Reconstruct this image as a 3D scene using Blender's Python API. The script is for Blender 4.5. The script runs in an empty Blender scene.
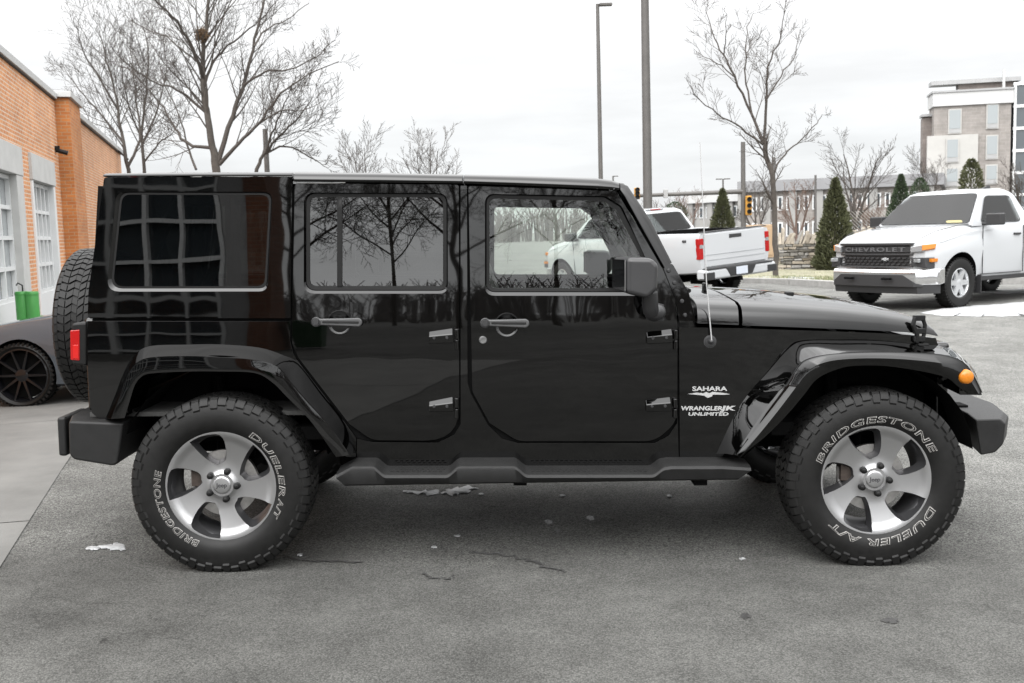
import bpy, bmesh, math, random
from mathutils import Vector, Matrix, geometry, noise
R = math.radians
random.seed(7)
sc = bpy.context.scene
COL = sc.collection

# ------------------------------------------------------------------ camera, sky, sun, exposure
CAM_H, PITCH, ROLL, FPX = 1.521, 5.96, -1.6, 1050.0
cam = bpy.data.cameras.new('camera'); camo = bpy.data.objects.new('camera', cam); COL.objects.link(camo)
cam.sensor_width = 36.0; cam.lens = FPX / 1024 * 36; cam.clip_start = 0.05; cam.clip_end = 2000
camo.location = (0, 0, CAM_H)
camo.rotation_euler = (Matrix.Rotation(R(90 - PITCH), 3, 'X') @ Matrix.Rotation(R(ROLL), 3, 'Z')).to_euler()
cam.dof.use_dof = True; cam.dof.focus_distance = 4.75; cam.dof.aperture_fstop = 8.0
sc.camera = camo
sc.view_settings.view_transform = 'Standard'; sc.view_settings.look = 'None'
sc.view_settings.exposure = 0.0; sc.view_settings.gamma = 1.0; sc.view_settings.use_curve_mapping = False
sc.cycles.use_denoising = True
sc.cycles.max_bounces = 10; sc.cycles.transparent_max_bounces = 24; sc.cycles.glossy_bounces = 6

SUN_EL, SUN_AZ = 48, 200          # azimuth measured from +Y clockwise: behind the camera
W = bpy.data.worlds.new('World'); sc.world = W; W.use_nodes = True
wn, wl = W.node_tree.nodes, W.node_tree.links
wn.clear()
def N(nt, t, **kw):
    n = nt.nodes.new(t)
    for k, v in kw.items(): setattr(n, k, v)
    return n
wt = W.node_tree
out = N(wt, 'ShaderNodeOutputWorld'); bg = N(wt, 'ShaderNodeBackground'); bg.inputs[1].default_value = 0.1
sky = N(wt, 'ShaderNodeTexSky', sky_type='NISHITA', sun_disc=False, sun_elevation=R(SUN_EL), sun_rotation=R(SUN_AZ))
tc = N(wt, 'ShaderNodeTexCoord'); sep = N(wt, 'ShaderNodeSeparateXYZ'); wl.new(tc.outputs['Generated'], sep.inputs[0])
ramp = N(wt, 'ShaderNodeValToRGB'); wl.new(sep.outputs[2], ramp.inputs[0])
e = ramp.color_ramp.elements
e[0].position = 0.0; e[0].color = (.225, .229, .233, 1); e[1].position = .75; e[1].color = (1, 1, 1, 1)
for p, c in ((.07, (.240, .244, .247)), (.15, (.275, .276, .277)), (.28, (.36, .36, .36))):
    q = e.new(p); q.color = (*c, 1)
mp = N(wt, 'ShaderNodeMapping'); mp.inputs['Scale'].default_value = (2.2, 2.2, 13); wl.new(tc.outputs['Generated'], mp.inputs[0])
nz = N(wt, 'ShaderNodeTexNoise'); nz.inputs['Scale'].default_value = 1.6; nz.inputs['Detail'].default_value = 7; nz.inputs['Roughness'].default_value = .55
wl.new(mp.outputs[0], nz.inputs['Vector'])
mr = N(wt, 'ShaderNodeMapRange'); mr.inputs[1].default_value = .35; mr.inputs[2].default_value = .62; mr.inputs[3].default_value = .90; mr.inputs[4].default_value = 1.06
wl.new(nz.outputs[0], mr.inputs[0])
mul = N(wt, 'ShaderNodeMixRGB', blend_type='MULTIPLY'); mul.inputs[0].default_value = 1
wl.new(ramp.outputs[0], mul.inputs[1]); wl.new(mr.outputs[0], mul.inputs[2])
gain = N(wt, 'ShaderNodeMixRGB', blend_type='MULTIPLY'); gain.inputs[0].default_value = 1; gain.inputs[2].default_value = (40, 40, 40, 1)
# the cloud is brighter on the sun's side of the sky, behind the photographer
sdir = N(wt, 'ShaderNodeVectorMath', operation='DOT_PRODUCT'); wl.new(tc.outputs['Generated'], sdir.inputs[0]); sdir.inputs[1].default_value = (math.sin(R(SUN_AZ)), math.cos(R(SUN_AZ)), .05)
glow = N(wt, 'ShaderNodeMapRange'); glow.inputs[1].default_value = .1; glow.inputs[2].default_value = 1; glow.inputs[3].default_value = 1; glow.inputs[4].default_value = 2.5
wl.new(sdir.outputs['Value'], glow.inputs[0])
mul2 = N(wt, 'ShaderNodeMixRGB', blend_type='MULTIPLY'); mul2.inputs[0].default_value = 1; wl.new(mul.outputs[0], mul2.inputs[1]); wl.new(glow.outputs[0], mul2.inputs[2])
wl.new(mul2.outputs[0], gain.inputs[1])
mx = N(wt, 'ShaderNodeMixRGB'); mx.inputs[0].default_value = .94
wl.new(sky.outputs[0], mx.inputs[1]); wl.new(gain.outputs[0], mx.inputs[2])
wl.new(mx.outputs[0], bg.inputs[0]); wl.new(bg.outputs[0], out.inputs[0])

sun = bpy.data.lights.new('sun', 'SUN'); suno = bpy.data.objects.new('sun', sun); COL.objects.link(suno)
sun.energy = .7; sun.angle = R(45); sun.color = (1, .97, .93)
sd = Vector((math.sin(R(SUN_AZ)) * math.cos(R(SUN_EL)), math.cos(R(SUN_AZ)) * math.cos(R(SUN_EL)), math.sin(R(SUN_EL))))
suno.rotation_euler = sd.to_track_quat('Z', 'Y').to_euler()

# ------------------------------------------------------------------ materials
MATS = {}
def mat(name, col, rough=.5, metal=0, ior=1.5, coat=0, var=0, vscale=6, bump=0, bscale=200, rvar=0, emit=None, aniso=None):
    if name in MATS: return MATS[name]
    m = bpy.data.materials.new(name); m.use_nodes = True; t = m.node_tree; b = t.nodes['Principled BSDF']
    b.inputs['Base Color'].default_value = (*col, 1); b.inputs['Roughness'].default_value = rough
    b.inputs['Metallic'].default_value = metal; b.inputs['IOR'].default_value = ior
    b.inputs['Coat Weight'].default_value = coat; b.inputs['Coat Roughness'].default_value = .02
    if var or rvar or bump:
        c = N(t, 'ShaderNodeTexCoord')
    if var or rvar:
        n = N(t, 'ShaderNodeTexNoise'); n.inputs['Scale'].default_value = vscale; n.inputs['Detail'].default_value = 6; n.inputs['Roughness'].default_value = .65
        t.links.new(c.outputs['Object'], n.inputs['Vector'])
    if var:
        r = N(t, 'ShaderNodeMapRange'); r.inputs[1].default_value = .3; r.inputs[2].default_value = .7; r.inputs[3].default_value = 1 - var; r.inputs[4].default_value = 1 + var
        t.links.new(n.outputs[0], r.inputs[0])
        v = N(t, 'ShaderNodeVectorMath', operation='SCALE'); v.inputs[0].default_value = col
        t.links.new(r.outputs[0], v.inputs['Scale']); t.links.new(v.outputs[0], b.inputs['Base Color'])
    if rvar:
        r2 = N(t, 'ShaderNodeMapRange'); r2.inputs[1].default_value = .3; r2.inputs[2].default_value = .7; r2.inputs[3].default_value = max(0, rough - rvar); r2.inputs[4].default_value = rough + rvar
        t.links.new(n.outputs[0], r2.inputs[0]); t.links.new(r2.outputs[0], b.inputs['Roughness'])
    if bump:
        n3 = N(t, 'ShaderNodeTexNoise'); n3.inputs['Scale'].default_value = bscale; n3.inputs['Detail'].default_value = 3
        t.links.new(c.outputs['Object'], n3.inputs['Vector'])
        bp = N(t, 'ShaderNodeBump'); bp.inputs['Strength'].default_value = bump; bp.inputs['Distance'].default_value = .004
        t.links.new(n3.outputs[0], bp.inputs['Height']); t.links.new(bp.outputs[0], b.inputs['Normal'])
    if emit:
        b.inputs['Emission Color'].default_value = (*emit[:3], 1); b.inputs['Emission Strength'].default_value = emit[3]
    MATS[name] = m
    return m
def glass(name, tint, ior=1.6, rough=0.0, wav=0.0):
    if name in MATS: return MATS[name]
    m = bpy.data.materials.new(name); m.use_nodes = True; t = m.node_tree; t.nodes.clear()
    o = N(t, 'ShaderNodeOutputMaterial'); a = N(t, 'ShaderNodeBsdfTransparent'); g = N(t, 'ShaderNodeBsdfGlossy'); f = N(t, 'ShaderNodeFresnel'); x = N(t, 'ShaderNodeMixShader')
    a.inputs[0].default_value = (*tint, 1); g.inputs['Roughness'].default_value = rough; f.inputs[0].default_value = ior
    if wav:
        c = N(t, 'ShaderNodeTexCoord'); n = N(t, 'ShaderNodeTexNoise'); n.inputs['Scale'].default_value = 2.2; n.inputs['Detail'].default_value = 1
        t.links.new(c.outputs['Object'], n.inputs['Vector'])
        bp = N(t, 'ShaderNodeBump'); bp.inputs['Strength'].default_value = wav; bp.inputs['Distance'].default_value = .05
        t.links.new(n.outputs[0], bp.inputs['Height']); t.links.new(bp.outputs[0], g.inputs['Normal']); t.links.new(bp.outputs[0], f.inputs['Normal'])
    t.links.new(f.outputs[0], x.inputs[0]); t.links.new(a.outputs[0], x.inputs[1]); t.links.new(g.outputs[0], x.inputs[2]); t.links.new(x.outputs[0], o.inputs[0])
    MATS[name] = m
    return m
def paint(name, col, wav=.02, ior=1.6, rough=.03, dust=0.0):
    """gloss car paint with the very faint long waves real sheet metal has"""
    m = mat(name, col, rough, 0, ior)
    t = m.node_tree; b = t.nodes['Principled BSDF']
    c = N(t, 'ShaderNodeTexCoord'); n = N(t, 'ShaderNodeTexNoise'); n.inputs['Scale'].default_value = 3.0; n.inputs['Detail'].default_value = 1.5
    t.links.new(c.outputs['Object'], n.inputs['Vector'])
    bp = N(t, 'ShaderNodeBump'); bp.inputs['Strength'].default_value = wav; bp.inputs['Distance'].default_value = .05
    t.links.new(n.outputs[0], bp.inputs['Height']); t.links.new(bp.outputs[0], b.inputs['Normal'])
    if dust:
        n2 = N(t, 'ShaderNodeTexNoise'); n2.inputs['Scale'].default_value = 9; n2.inputs['Detail'].default_value = 8; n2.inputs['Roughness'].default_value = .7
        t.links.new(c.outputs['Object'], n2.inputs['Vector'])
        r = N(t, 'ShaderNodeMapRange'); r.inputs[1].default_value = .42; r.inputs[2].default_value = .75; r.inputs[3].default_value = 0; r.inputs[4].default_value = dust
        t.links.new(n2.outputs[0], r.inputs[0])
        mxn = N(t, 'ShaderNodeMixRGB'); mxn.inputs[1].default_value = (*col, 1); mxn.inputs[2].default_value = (.16, .145, .125, 1)
        t.links.new(r.outputs[0], mxn.inputs[0]); t.links.new(mxn.outputs[0], b.inputs['Base Color'])
    return m

M_black = paint('black_gloss_paint', (.0006, .0006, .0006), .03, 1.56, .02, .006)
M_white = paint('white_gloss_paint', (.40, .41, .42), .01, 1.5, .06)
M_gray = paint('gray_metal_paint', (.060, .070, .082), .012, 1.65, .06); M_gray.node_tree.nodes['Principled BSDF'].inputs['Metallic'].default_value = .1
M_plas = mat('grained_black_plastic', (.0105, .0105, .0105), .48, bump=.25, bscale=900, var=.25, vscale=14)
M_trim = mat('satin_dark_trim', (.028, .028, .029), .36, rvar=.06)
M_seal = mat('window_rubber', (.007, .007, .007), .5)
M_dark = mat('underbody_black', (.0035, .0035, .0035), .85)
for m_, s_ in ((M_seal, .22), (M_dark, .1), (M_plas, .30)): m_.node_tree.nodes['Principled BSDF'].inputs['Specular IOR Level'].default_value = s_
M_rub = mat('tyre_rubber', (.0060, .0059, .0057), .52, var=.35, vscale=25, bump=.12, bscale=300)
M_rub.node_tree.nodes['Principled BSDF'].inputs['Specular IOR Level'].default_value = .28
M_white_let = mat('raised_white_rubber', (.27, .262, .25), .6, var=.45, vscale=60)
M_silver = mat('machined_wheel_silver', (.45, .45, .455), .38, 1.0)
M_pocket = mat('wheel_pocket_gray', (.12, .12, .125), .35, .85)
M_steel = mat('brake_disc_steel', (.42, .41, .40), .35, 1.0, var=.2, vscale=30)
M_rust = mat('rusty_iron', (.045, .034, .028), .75, .4, var=.5, vscale=30)
M_chrome = mat('chrome', (.75, .75, .76), .08, 1.0)
M_badge = mat('bright_badge', (.62, .62, .62), .25, .6)
M_handle = mat('satin_gray_handle', (.060, .060, .061), .38)
M_lock = mat('dull_lock_metal', (.20, .20, .20), .4, .7)
M_red = mat('red_lens', (.30, .006, .006), .08, ior=1.55)
M_redlit = mat('red_lens_bright', (.40, .012, .01), .12)
M_amber = mat('amber_lens', (.46, .15, .012), .12, var=.12, vscale=120)
M_glassc = glass('clear_glass', (.90, .95, .91), 1.75, 0, .012)
M_glasst = glass('privacy_glass', (.10, .105, .10), 2.0, 0, .03)
M_carglass = glass('vehicle_clear_glass', (.85, .88, .88), 1.52)
M_rearglass = glass('vehicle_rear_glass', (.45, .48, .48), 1.4)
M_carint = mat('gray_vehicle_interior', (.17, .17, .17), .8, var=.15, vscale=9)
M_int = mat('interior_cloth', (.05, .05, .048), .85, var=.2, vscale=40)
M_intl = mat('interior_light_cloth', (.30, .29, .27), .85, var=.2, vscale=40)
M_lamp = mat('lamp_housing', (.40, .41, .42), .12, .6)
M_plate = mat('number_plate', (.45, .48, .53), .45)

# ------------------------------------------------------------------ object helpers
def link(name, me, parent=None, m=None, smooth=None, bev=None, weight=False):
    o = bpy.data.objects.new(name, me); COL.objects.link(o)
    if parent is not None: o.parent = parent
    if m is not None:
        for q in (m if isinstance(m, (list, tuple)) else [m]): me.materials.append(q)
    if smooth is not None:
        me.polygons.foreach_set('use_smooth', [True] * len(me.polygons))
        me.set_sharp_from_angle(angle=R(smooth))
    if bev:
        b = o.modifiers.new('bevel', 'BEVEL'); b.width = bev; b.segments = 2; b.harden_normals = True
        b.limit_method = 'WEIGHT' if weight else 'ANGLE'; b.angle_limit = R(32)
    return o
def obj(name, bm, m, parent=None, smooth=35, bev=None, weight=False, recalc=False):
    if recalc: bmesh.ops.recalc_face_normals(bm, faces=bm.faces)
    me = bpy.data.meshes.new(name); bm.to_mesh(me); bm.free()
    return link(name, me, parent, m, smooth, bev, weight)
def empty(name, loc=(0, 0, 0), rz=0, label=None, cat=None, group=None, parent=None):
    o = bpy.data.objects.new(name, None); COL.objects.link(o); o.location = loc; o.rotation_euler = (0, 0, rz); o.empty_display_size = .2
    if parent is not None: o.parent = parent
    return tag(o, label, cat, group)
def tag(o, label=None, cat=None, group=None, kind=None):
    for k, v in (('label', label), ('category', cat), ('group', group), ('kind', kind)):
        if v: o[k] = v
    return o
def copy_tree(o, parent=None):
    c = o.copy(); COL.objects.link(c)
    if parent is not None: c.parent = parent
    for ch in [x for x in bpy.data.objects if x.parent == o]: copy_tree(ch, c)
    return c
def BM(): return bmesh.new()
def box(bm, c, s, rot=None, mi=0):
    r = bmesh.ops.create_cube(bm, size=1, matrix=Matrix.Translation(c) @ (rot.to_4x4() if rot else Matrix()) @ Matrix.Diagonal((*s, 1)))
    fs = {f for v in r['verts'] for f in v.link_faces}
    for f in fs: f.material_index = mi
    return r['verts']
def hexa(bm, pts, mi=0):
    """8 points: bottom ring of 4 then top ring of 4"""
    v = [bm.verts.new(p) for p in pts]
    for q in ((3, 2, 1, 0), (4, 5, 6, 7), (0, 1, 5, 4), (1, 2, 6, 5), (2, 3, 7, 6), (3, 0, 4, 7)):
        bm.faces.new([v[i] for i in q]).material_index = mi
    return v
def tube(bm, pts, rad, n=8, cap=True, mi=0):
    pts = [Vector(p) for p in pts]
    if not isinstance(rad, (list, tuple)): rad = [rad] * len(pts)
    rings = []; side = None
    for i, p in enumerate(pts):
        d = (pts[min(i + 1, len(pts) - 1)] - pts[max(i - 1, 0)]).normalized()
        if side is None: side = d.orthogonal().normalized()
        side = (side - d * side.dot(d)).normalized(); up = d.cross(side)
        rings.append([bm.verts.new(p + (side * math.cos(2 * math.pi * k / n) + up * math.sin(2 * math.pi * k / n)) * rad[i]) for k in range(n)])
    for a, b in zip(rings, rings[1:]):
        for k in range(n): bm.faces.new((a[k], a[(k + 1) % n], b[(k + 1) % n], b[k])).material_index = mi
    if cap:
        bm.faces.new(rings[0][::-1]).material_index = mi; bm.faces.new(rings[-1]).material_index = mi
    return rings
def lathe(bm, prof, n=64, axis='y', closed=False, mi=0, c=(0, 0, 0)):
    """prof: list of (radius, axial)"""
    rings = []
    for r, a in prof:
        ring = []
        for k in range(n):
            t = 2 * math.pi * k / n; u, w = r * math.cos(t), r * math.sin(t)
            p = (u, a, w) if axis == 'y' else ((u, w, a) if axis == 'z' else (a, u, w))
            ring.append(bm.verts.new(Vector(p) + Vector(c)))
        rings.append(ring)
    pairs = list(zip(rings, rings[1:])) + ([(rings[-1], rings[0])] if closed else [])
    for a, b in pairs:
        for k in range(n): bm.faces.new((a[k], a[(k + 1) % n], b[(k + 1) % n], b[k])).material_index = mi
    return rings
def cap(bm, ring, mi=0):
    bm.faces.new(ring).material_index = mi
def prism(bm, pts, vec, mi=0):
    a = [bm.verts.new(p) for p in pts]; b = [bm.verts.new(Vector(p) + Vector(vec)) for p in pts]
    n = len(a)
    bm.faces.new(a[::-1]).material_index = mi; bm.faces.new(b).material_index = mi
    for i in range(n): bm.faces.new((a[i], a[(i + 1) % n], b[(i + 1) % n], b[i])).material_index = mi
def loft(bm, rows, closed=False, mi=0):
    vs = [[bm.verts.new(p) for p in r] for r in rows]
    for a, b in zip(vs, vs[1:]):
        n = len(a)
        for i in range(n if closed else n - 1): bm.faces.new((a[i], a[(i + 1) % n], b[(i + 1) % n], b[i])).material_index = mi
    return vs
def sphere(bm, c, r, s=(1, 1, 1), sub=2, mi=0):
    r_ = bmesh.ops.create_icosphere(bm, subdivisions=sub, radius=r, matrix=Matrix.Translation(c) @ Matrix.Diagonal((*s, 1)))
    for f in {f for v in r_['verts'] for f in v.link_faces}: f.material_index = mi
    return r_['verts']
def crom(pts, k=4):
    P = [Vector(p) for p in pts]; o = []
    for i in range(len(P) - 1):
        a, b, c, d = P[max(i - 1, 0)], P[i], P[i + 1], P[min(i + 2, len(P) - 1)]
        for j in range(k):
            t = j / k
            o.append(.5 * ((2 * b) + (c - a) * t + (2 * a - 5 * b + 4 * c - d) * t * t + (3 * b - a - 3 * c + d) * t ** 3))
    o.append(P[-1]); return o
def rp(pts, seg=5):
    """polygon whose corners (x, y, r) are rounded"""
    o = []; n = len(pts)
    for i, p in enumerate(pts):
        if len(p) < 3 or p[2] == 0: o.append(Vector(p[:2])); continue
        P = Vector(p[:2]); a = (Vector(pts[i - 1][:2]) - P); b = (Vector(pts[(i + 1) % n][:2]) - P)
        la, lb = a.length, b.length; a.normalize(); b.normalize(); ang = a.angle(b)
        d = min(p[2] / math.tan(ang / 2), la * .49, lb * .49)
        p0, p1 = P + a * d, P + b * d
        for k in range(seg + 1):
            t = k / seg; o.append(p0 * (1 - t) ** 2 + P * 2 * t * (1 - t) + p1 * t * t)
    return o
def text_mesh(s, size=1.0, extrude=.02, offset=0.0, shear=0.0, spacing=1.0):
    cu = bpy.data.curves.new('lettering', 'FONT'); cu.body = s; cu.size = size; cu.extrude = extrude; cu.offset = offset; cu.shear = shear
    cu.space_character = spacing; cu.align_x = 'CENTER'; cu.align_y = 'CENTER'; cu.resolution_u = 3
    o = bpy.data.objects.new('lettering', cu); COL.objects.link(o)
    bpy.context.view_layer.update()
    me = bpy.data.meshes.new_from_object(o.evaluated_get(bpy.context.evaluated_depsgraph_get()))
    bpy.data.objects.remove(o); bpy.data.curves.remove(cu)
    bm = bmesh.new(); bm.from_mesh(me); bpy.data.meshes.remove(me)
    for f in bm.faces: f.material_index = 0
    return bm
def bm_add(dst, src, fn, mi=0):
    mp_ = {}
    for v in src.verts: mp_[v] = dst.verts.new(fn(v.co))
    for f in src.faces:
        try: dst.faces.new([mp_[v] for v in f.verts]).material_index = mi
        except ValueError: pass
    src.free()
def boolean(o, cutter_bm, mats=None):
    """cut the shape out of object o for good, no operators involved"""
    me = bpy.data.meshes.new('cut'); cutter_bm.to_mesh(me); cutter_bm.free()
    c = bpy.data.objects.new('cut', me); COL.objects.link(c); c.parent = o.parent
    for q in (mats or []): me.materials.append(q)
    md = o.modifiers.new('cut', 'BOOLEAN'); md.operation = 'DIFFERENCE'; md.object = c; md.solver = 'EXACT'
    md.material_mode = 'TRANSFER' if mats else 'INDEX'
    bpy.context.view_layer.update()
    ev = o.evaluated_get(bpy.context.evaluated_depsgraph_get())
    new = bpy.data.meshes.new_from_object(ev)
    o.modifiers.clear(); old = o.data; nm = old.name; o.data = new; bpy.data.meshes.remove(old); new.name = nm
    bpy.data.objects.remove(c); bpy.data.meshes.remove(me)
    return o
# ------------------------------------------------------------------ black four-door SUV
SUV_LABEL = 'glossy black four-door off-road suv, seen side-on, filling the picture'
TAU = R(1.107)
suv = empty('suv', (.1396, 5.5157, 0), 0, SUV_LABEL, 'car'); suv.rotation_euler = (0, TAU, 0)
JM = Matrix.Translation((.1396, 5.5157, 0)) @ Matrix.Rotation(TAU, 4, 'Y'); JI = JM.inverted()
CR = camo.rotation_euler.to_matrix(); CO = JI @ Vector((0, 0, CAM_H))
# the measurements below were read off the photo as x, y picture points and are turned into metres at a given depth across the car
def jl(px, py, y):
    d = JI.to_3x3() @ (CR @ Vector(((px - 512) / FPX, -(py - 341.5) / FPX, -1)))
    return CO + d * ((y - CO.y) / d.y)
def S(x, z):
    if z < .9: return -.79 + .03 * max(0, .62 - z) ** 1.0
    if z < 1.17:
        t = (z - .9); return -.79 + .5 * .1667 * t * t
    return -.7839 + .032 * (z - 1.17)
def sm(t): t = max(0, min(1, t)); return t * t * (3 - 2 * t)
def SF(x, z): return S(x, z) + .19 * sm((x - .85) / 1.15)
def js(px, py, F=S, off=0):
    y = -.78
    for _ in range(4):
        p = jl(px, py, y); y = F(p.x, p.z) + off
    return jl(px, py, y)
def mirror_bm(bm):
    b = bm.copy()
    for v in b.verts: v.co.y = -v.co.y
    bmesh.ops.reverse_faces(b, faces=b.faces)
    return b
def panel(name, outer, holes, m, parent, F=S, off=0, th=.02, bev=.003, mirror=True, far_parent=None, zs=.035):
    loops = []
    for lp in [outer] + holes:
        loops.append([js(p[0], p[1], F, off) for p in lp])
    flat = [[Vector((p.x, p.z, 0)) for p in lp] for lp in loops]
    tris = geometry.tessellate_polygon(flat)
    bm = BM(); vs = [bm.verts.new((p.x, 0, p.z)) for lp in loops for p in lp]
    for t in tris:
        try: bm.faces.new([vs[i] for i in t])
        except ValueError: pass
    zz = [v.co.z for v in vs]; z = min(zz) + zs
    while z < max(zz) - .005:
        bmesh.ops.bisect_plane(bm, geom=bm.verts[:] + bm.edges[:] + bm.faces[:], plane_co=(0, 0, z), plane_no=(0, 0, 1), dist=1e-5); z += zs
    xx = [v.co.x for v in vs]; x = min(xx) + .12
    while x < max(xx) - .02:
        bmesh.ops.bisect_plane(bm, geom=bm.verts[:] + bm.edges[:] + bm.faces[:], plane_co=(x, 0, 0), plane_no=(1, 0, 0), dist=1e-5); x += .12
    bm.normal_update()
    for f in bm.faces:
        if f.normal.y > 0: f.normal_flip()
    for v in bm.verts: v.co.y = F(v.co.x, v.co.z) + off
    wl_ = bm.edges.layers.float.new('bevel_weight_edge')
    be = [e_ for e_ in bm.edges if e_.is_boundary]
    r = bmesh.ops.extrude_edge_only(bm, edges=be)
    for g in r['geom']:
        if isinstance(g, bmesh.types.BMVert): g.co.y += th
    for e_ in be: e_[wl_] = 1.0
    for e_ in bm.edges:
        if e_ not in be: e_[wl_] = 0.0
    bmesh.ops.recalc_face_normals(bm, faces=bm.faces)
    big = max(bm.faces, key=lambda f: f.calc_area())
    bm.normal_update()
    if big.normal.y > 0: bmesh.ops.reverse_faces(bm, faces=bm.faces)
    far = mirror_bm(bm) if mirror else None
    o = obj(name, bm, m, parent, 40, bev or None, True)
    f = obj(name, far, m, far_parent or parent, 40, bev or None, True) if mirror else None
    return o, f
def ring(name, outer, oo, inner, io, m, parent, F=S, mirror=True, far_parent=None):
    bm = BM()
    loft(bm, [[js(p[0], p[1], F, oo) for p in outer], [js(p[0], p[1], F, io) for p in inner]], True)
    bm.normal_update()
    for f in bm.faces:
        if f.normal.y > 0: f.normal_flip()
    far = mirror_bm(bm) if mirror else None
    o = obj(name, bm, m, parent, 50)
    f = obj(name, far, m, far_parent or parent, 50) if mirror else None
    return o, f
def grow(pts, l, t, r, b):
    """window outline made larger on each side, keeping its corner count"""
    xs = [p[0] for p in pts]; ys = [p[1] for p in pts]; cx, cy = sum(xs) / len(xs), sum(ys) / len(ys)
    return [(p[0] + (r if p[0] > cx else -l), p[1] + (b if p[1] > cy else -t), *[q + 1 for q in p[2:]]) for p in pts]

# windows: outlines of glass, rubber and pressed recess
FW_in = [(489.5, 198.5, 7), (603, 201, 7), (616, 210, 7), (640.5, 256, 5), (651, 288, 4), (489.5, 288, 7)]
FW_out = [(486.5, 194.8, 9), (604, 197.3, 8), (620, 207, 8), (645, 256, 5), (655, 291.5, 5), (486.5, 291.5, 9)]
RW_in = [(310, 197, 7), (443, 197.3, 7), (443, 286, 5), (310, 286, 7)]
RW_out = [(306.5, 193.5, 10), (446.5, 194, 10), (446.8, 290, 8), (306.3, 290, 10)]
QW_in = [(122.5, 194.5, 9), (269.5, 195, 8), (264.5, 286, 8), (113, 286.5, 10)]
QW_out = [(120.5, 192.6, 10), (271.5, 193, 8), (266.5, 288, 8), (110.6, 288.2, 11)]
FW_rec = grow(FW_out, 1.6, 1.2, 1.6, 4.2); RW_rec = grow(RW_out, 2.6, 1.0, 1.2, 3.6); QW_rec = grow(QW_out, 4.2, 1.2, 1.0, 3.4)

# doors
FD = rp([(468.4, 186, 3), (560, 189), (616.5, 191.3, 6), (641, 232), (663, 270), (675.5, 300), (677.3, 328), (677.3, 421.6, 28), (655, 441.2, 30), (518, 441.2, 26), (489.5, 423), (472.4, 391.5, 14)], 6)
RD = rp([(294.8, 183.2, 3), (458.8, 184.8, 3), (459.3, 440.8, 34), (372, 440.2, 26), (349.5, 424), (298.5, 357.7, 12), (292, 343, 10), (292.4, 322)], 6)
def door(nm, outl, rec, wo, wi, label=None):
    near, far = panel('door', outl, [rp(rec)], M_black, suv)
    for pr in ((near, far),):
        ring('window_recess', rp(rec), .0005, rp(wo), .013, M_black, near, far_parent=far)
        ring('window_rubber', rp(wo), .009, rp(wi), .011, M_seal, near, far_parent=far)
        panel('window', rp(wi), [], glassmat, near, off=.014, th=.004, bev=0, far_parent=far)
    return near, far
glassmat = M_glassc
fdoor, fdoor2 = door('front', FD, FW_rec, FW_out, FW_in)
glassmat = M_glasst
rdoor, rdoor2 = door('rear', RD, RW_rec, RW_out, RW_in)
bar = [(337, 196.5), (342, 196.5), (342, 286.5), (337, 286.5)]
panel('window_divider', bar, [], M_seal, rdoor, off=.006, th=.02, bev=.002, far_parent=rdoor2)

# hardtop side with quarter window, tub, pillar and rocker, fender side
hard, hard2 = panel('hardtop_side', rp([(104.2, 177.3, 3), (292.3, 176.8, 2), (290.6, 318.2, 1), (87.6, 318.2, 3), (88.4, 292, 30)]), [rp(QW_rec)], M_black, suv)
ring('window_recess', rp(QW_rec), .0005, rp(QW_out), .010, M_black, hard, far_parent=hard2)
ring('window_rubber', rp(QW_out), .008, rp(QW_in), .008, M_seal, hard, far_parent=hard2)
panel('quarter_window', rp(QW_in), [], M_glasst, hard, off=.010, th=.004, bev=0, far_parent=hard2)
panel('body_side', [(87.6, 321), (290.4, 321.6), (290.2, 341), (293, 353), (296.5, 359.5), (347, 425.5), (353, 434), (356, 438), (356, 457), (346, 457), (328, 430), (292, 386), (277, 371), (250, 363), (213, 361), (152, 361), (138, 366), (126, 379), (110, 419.5), (100, 419.5), (91.5, 412.5), (87.6, 366.5)], [], M_black, suv, bev=.008)
panel('rocker_panel', [(460.6, 185.6), (466.9, 185.8), (467.6, 383), (470.8, 393.5), (488, 425), (502, 438.7), (518, 443), (655, 443), (668.5, 436), (677, 423.5), (677.6, 415), (679, 468), (356.8, 468), (357, 438.5), (364.5, 440.8), (373, 442.2), (438, 442.7), (454.5, 434.5), (460.7, 424)], [], M_black, suv, th=.03, bev=.006)
panel('fender_side', [(679, 327.2), (741, 328.2), (824, 331), (880, 333.2), (912, 335.4), (936, 338.2), (940, 352), (880, 354), (830, 354), (799, 359), (777, 380), (747, 417), (722, 457), (720, 467), (679.8, 467)], [], M_black, suv, F=SF, bev=.006)
# the dark backing seen in the gaps between panels
panel('body_shell', [(98, 186), (463, 188), (612, 194), (672, 300), (676, 330), (735, 331), (738, 412), (731, 470), (357, 470), (340, 430), (290, 372), (265, 358), (160, 356), (135, 362), (112, 405), (96, 405), (92, 300)],
      [rp(grow(FW_rec, 1, 1, 1, 1)), rp(grow(RW_rec, 1, 1, 1, 1)), rp(grow(QW_rec, 1, 1, 1, 1))], M_dark, suv, off=.022, th=.05, bev=0)

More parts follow.
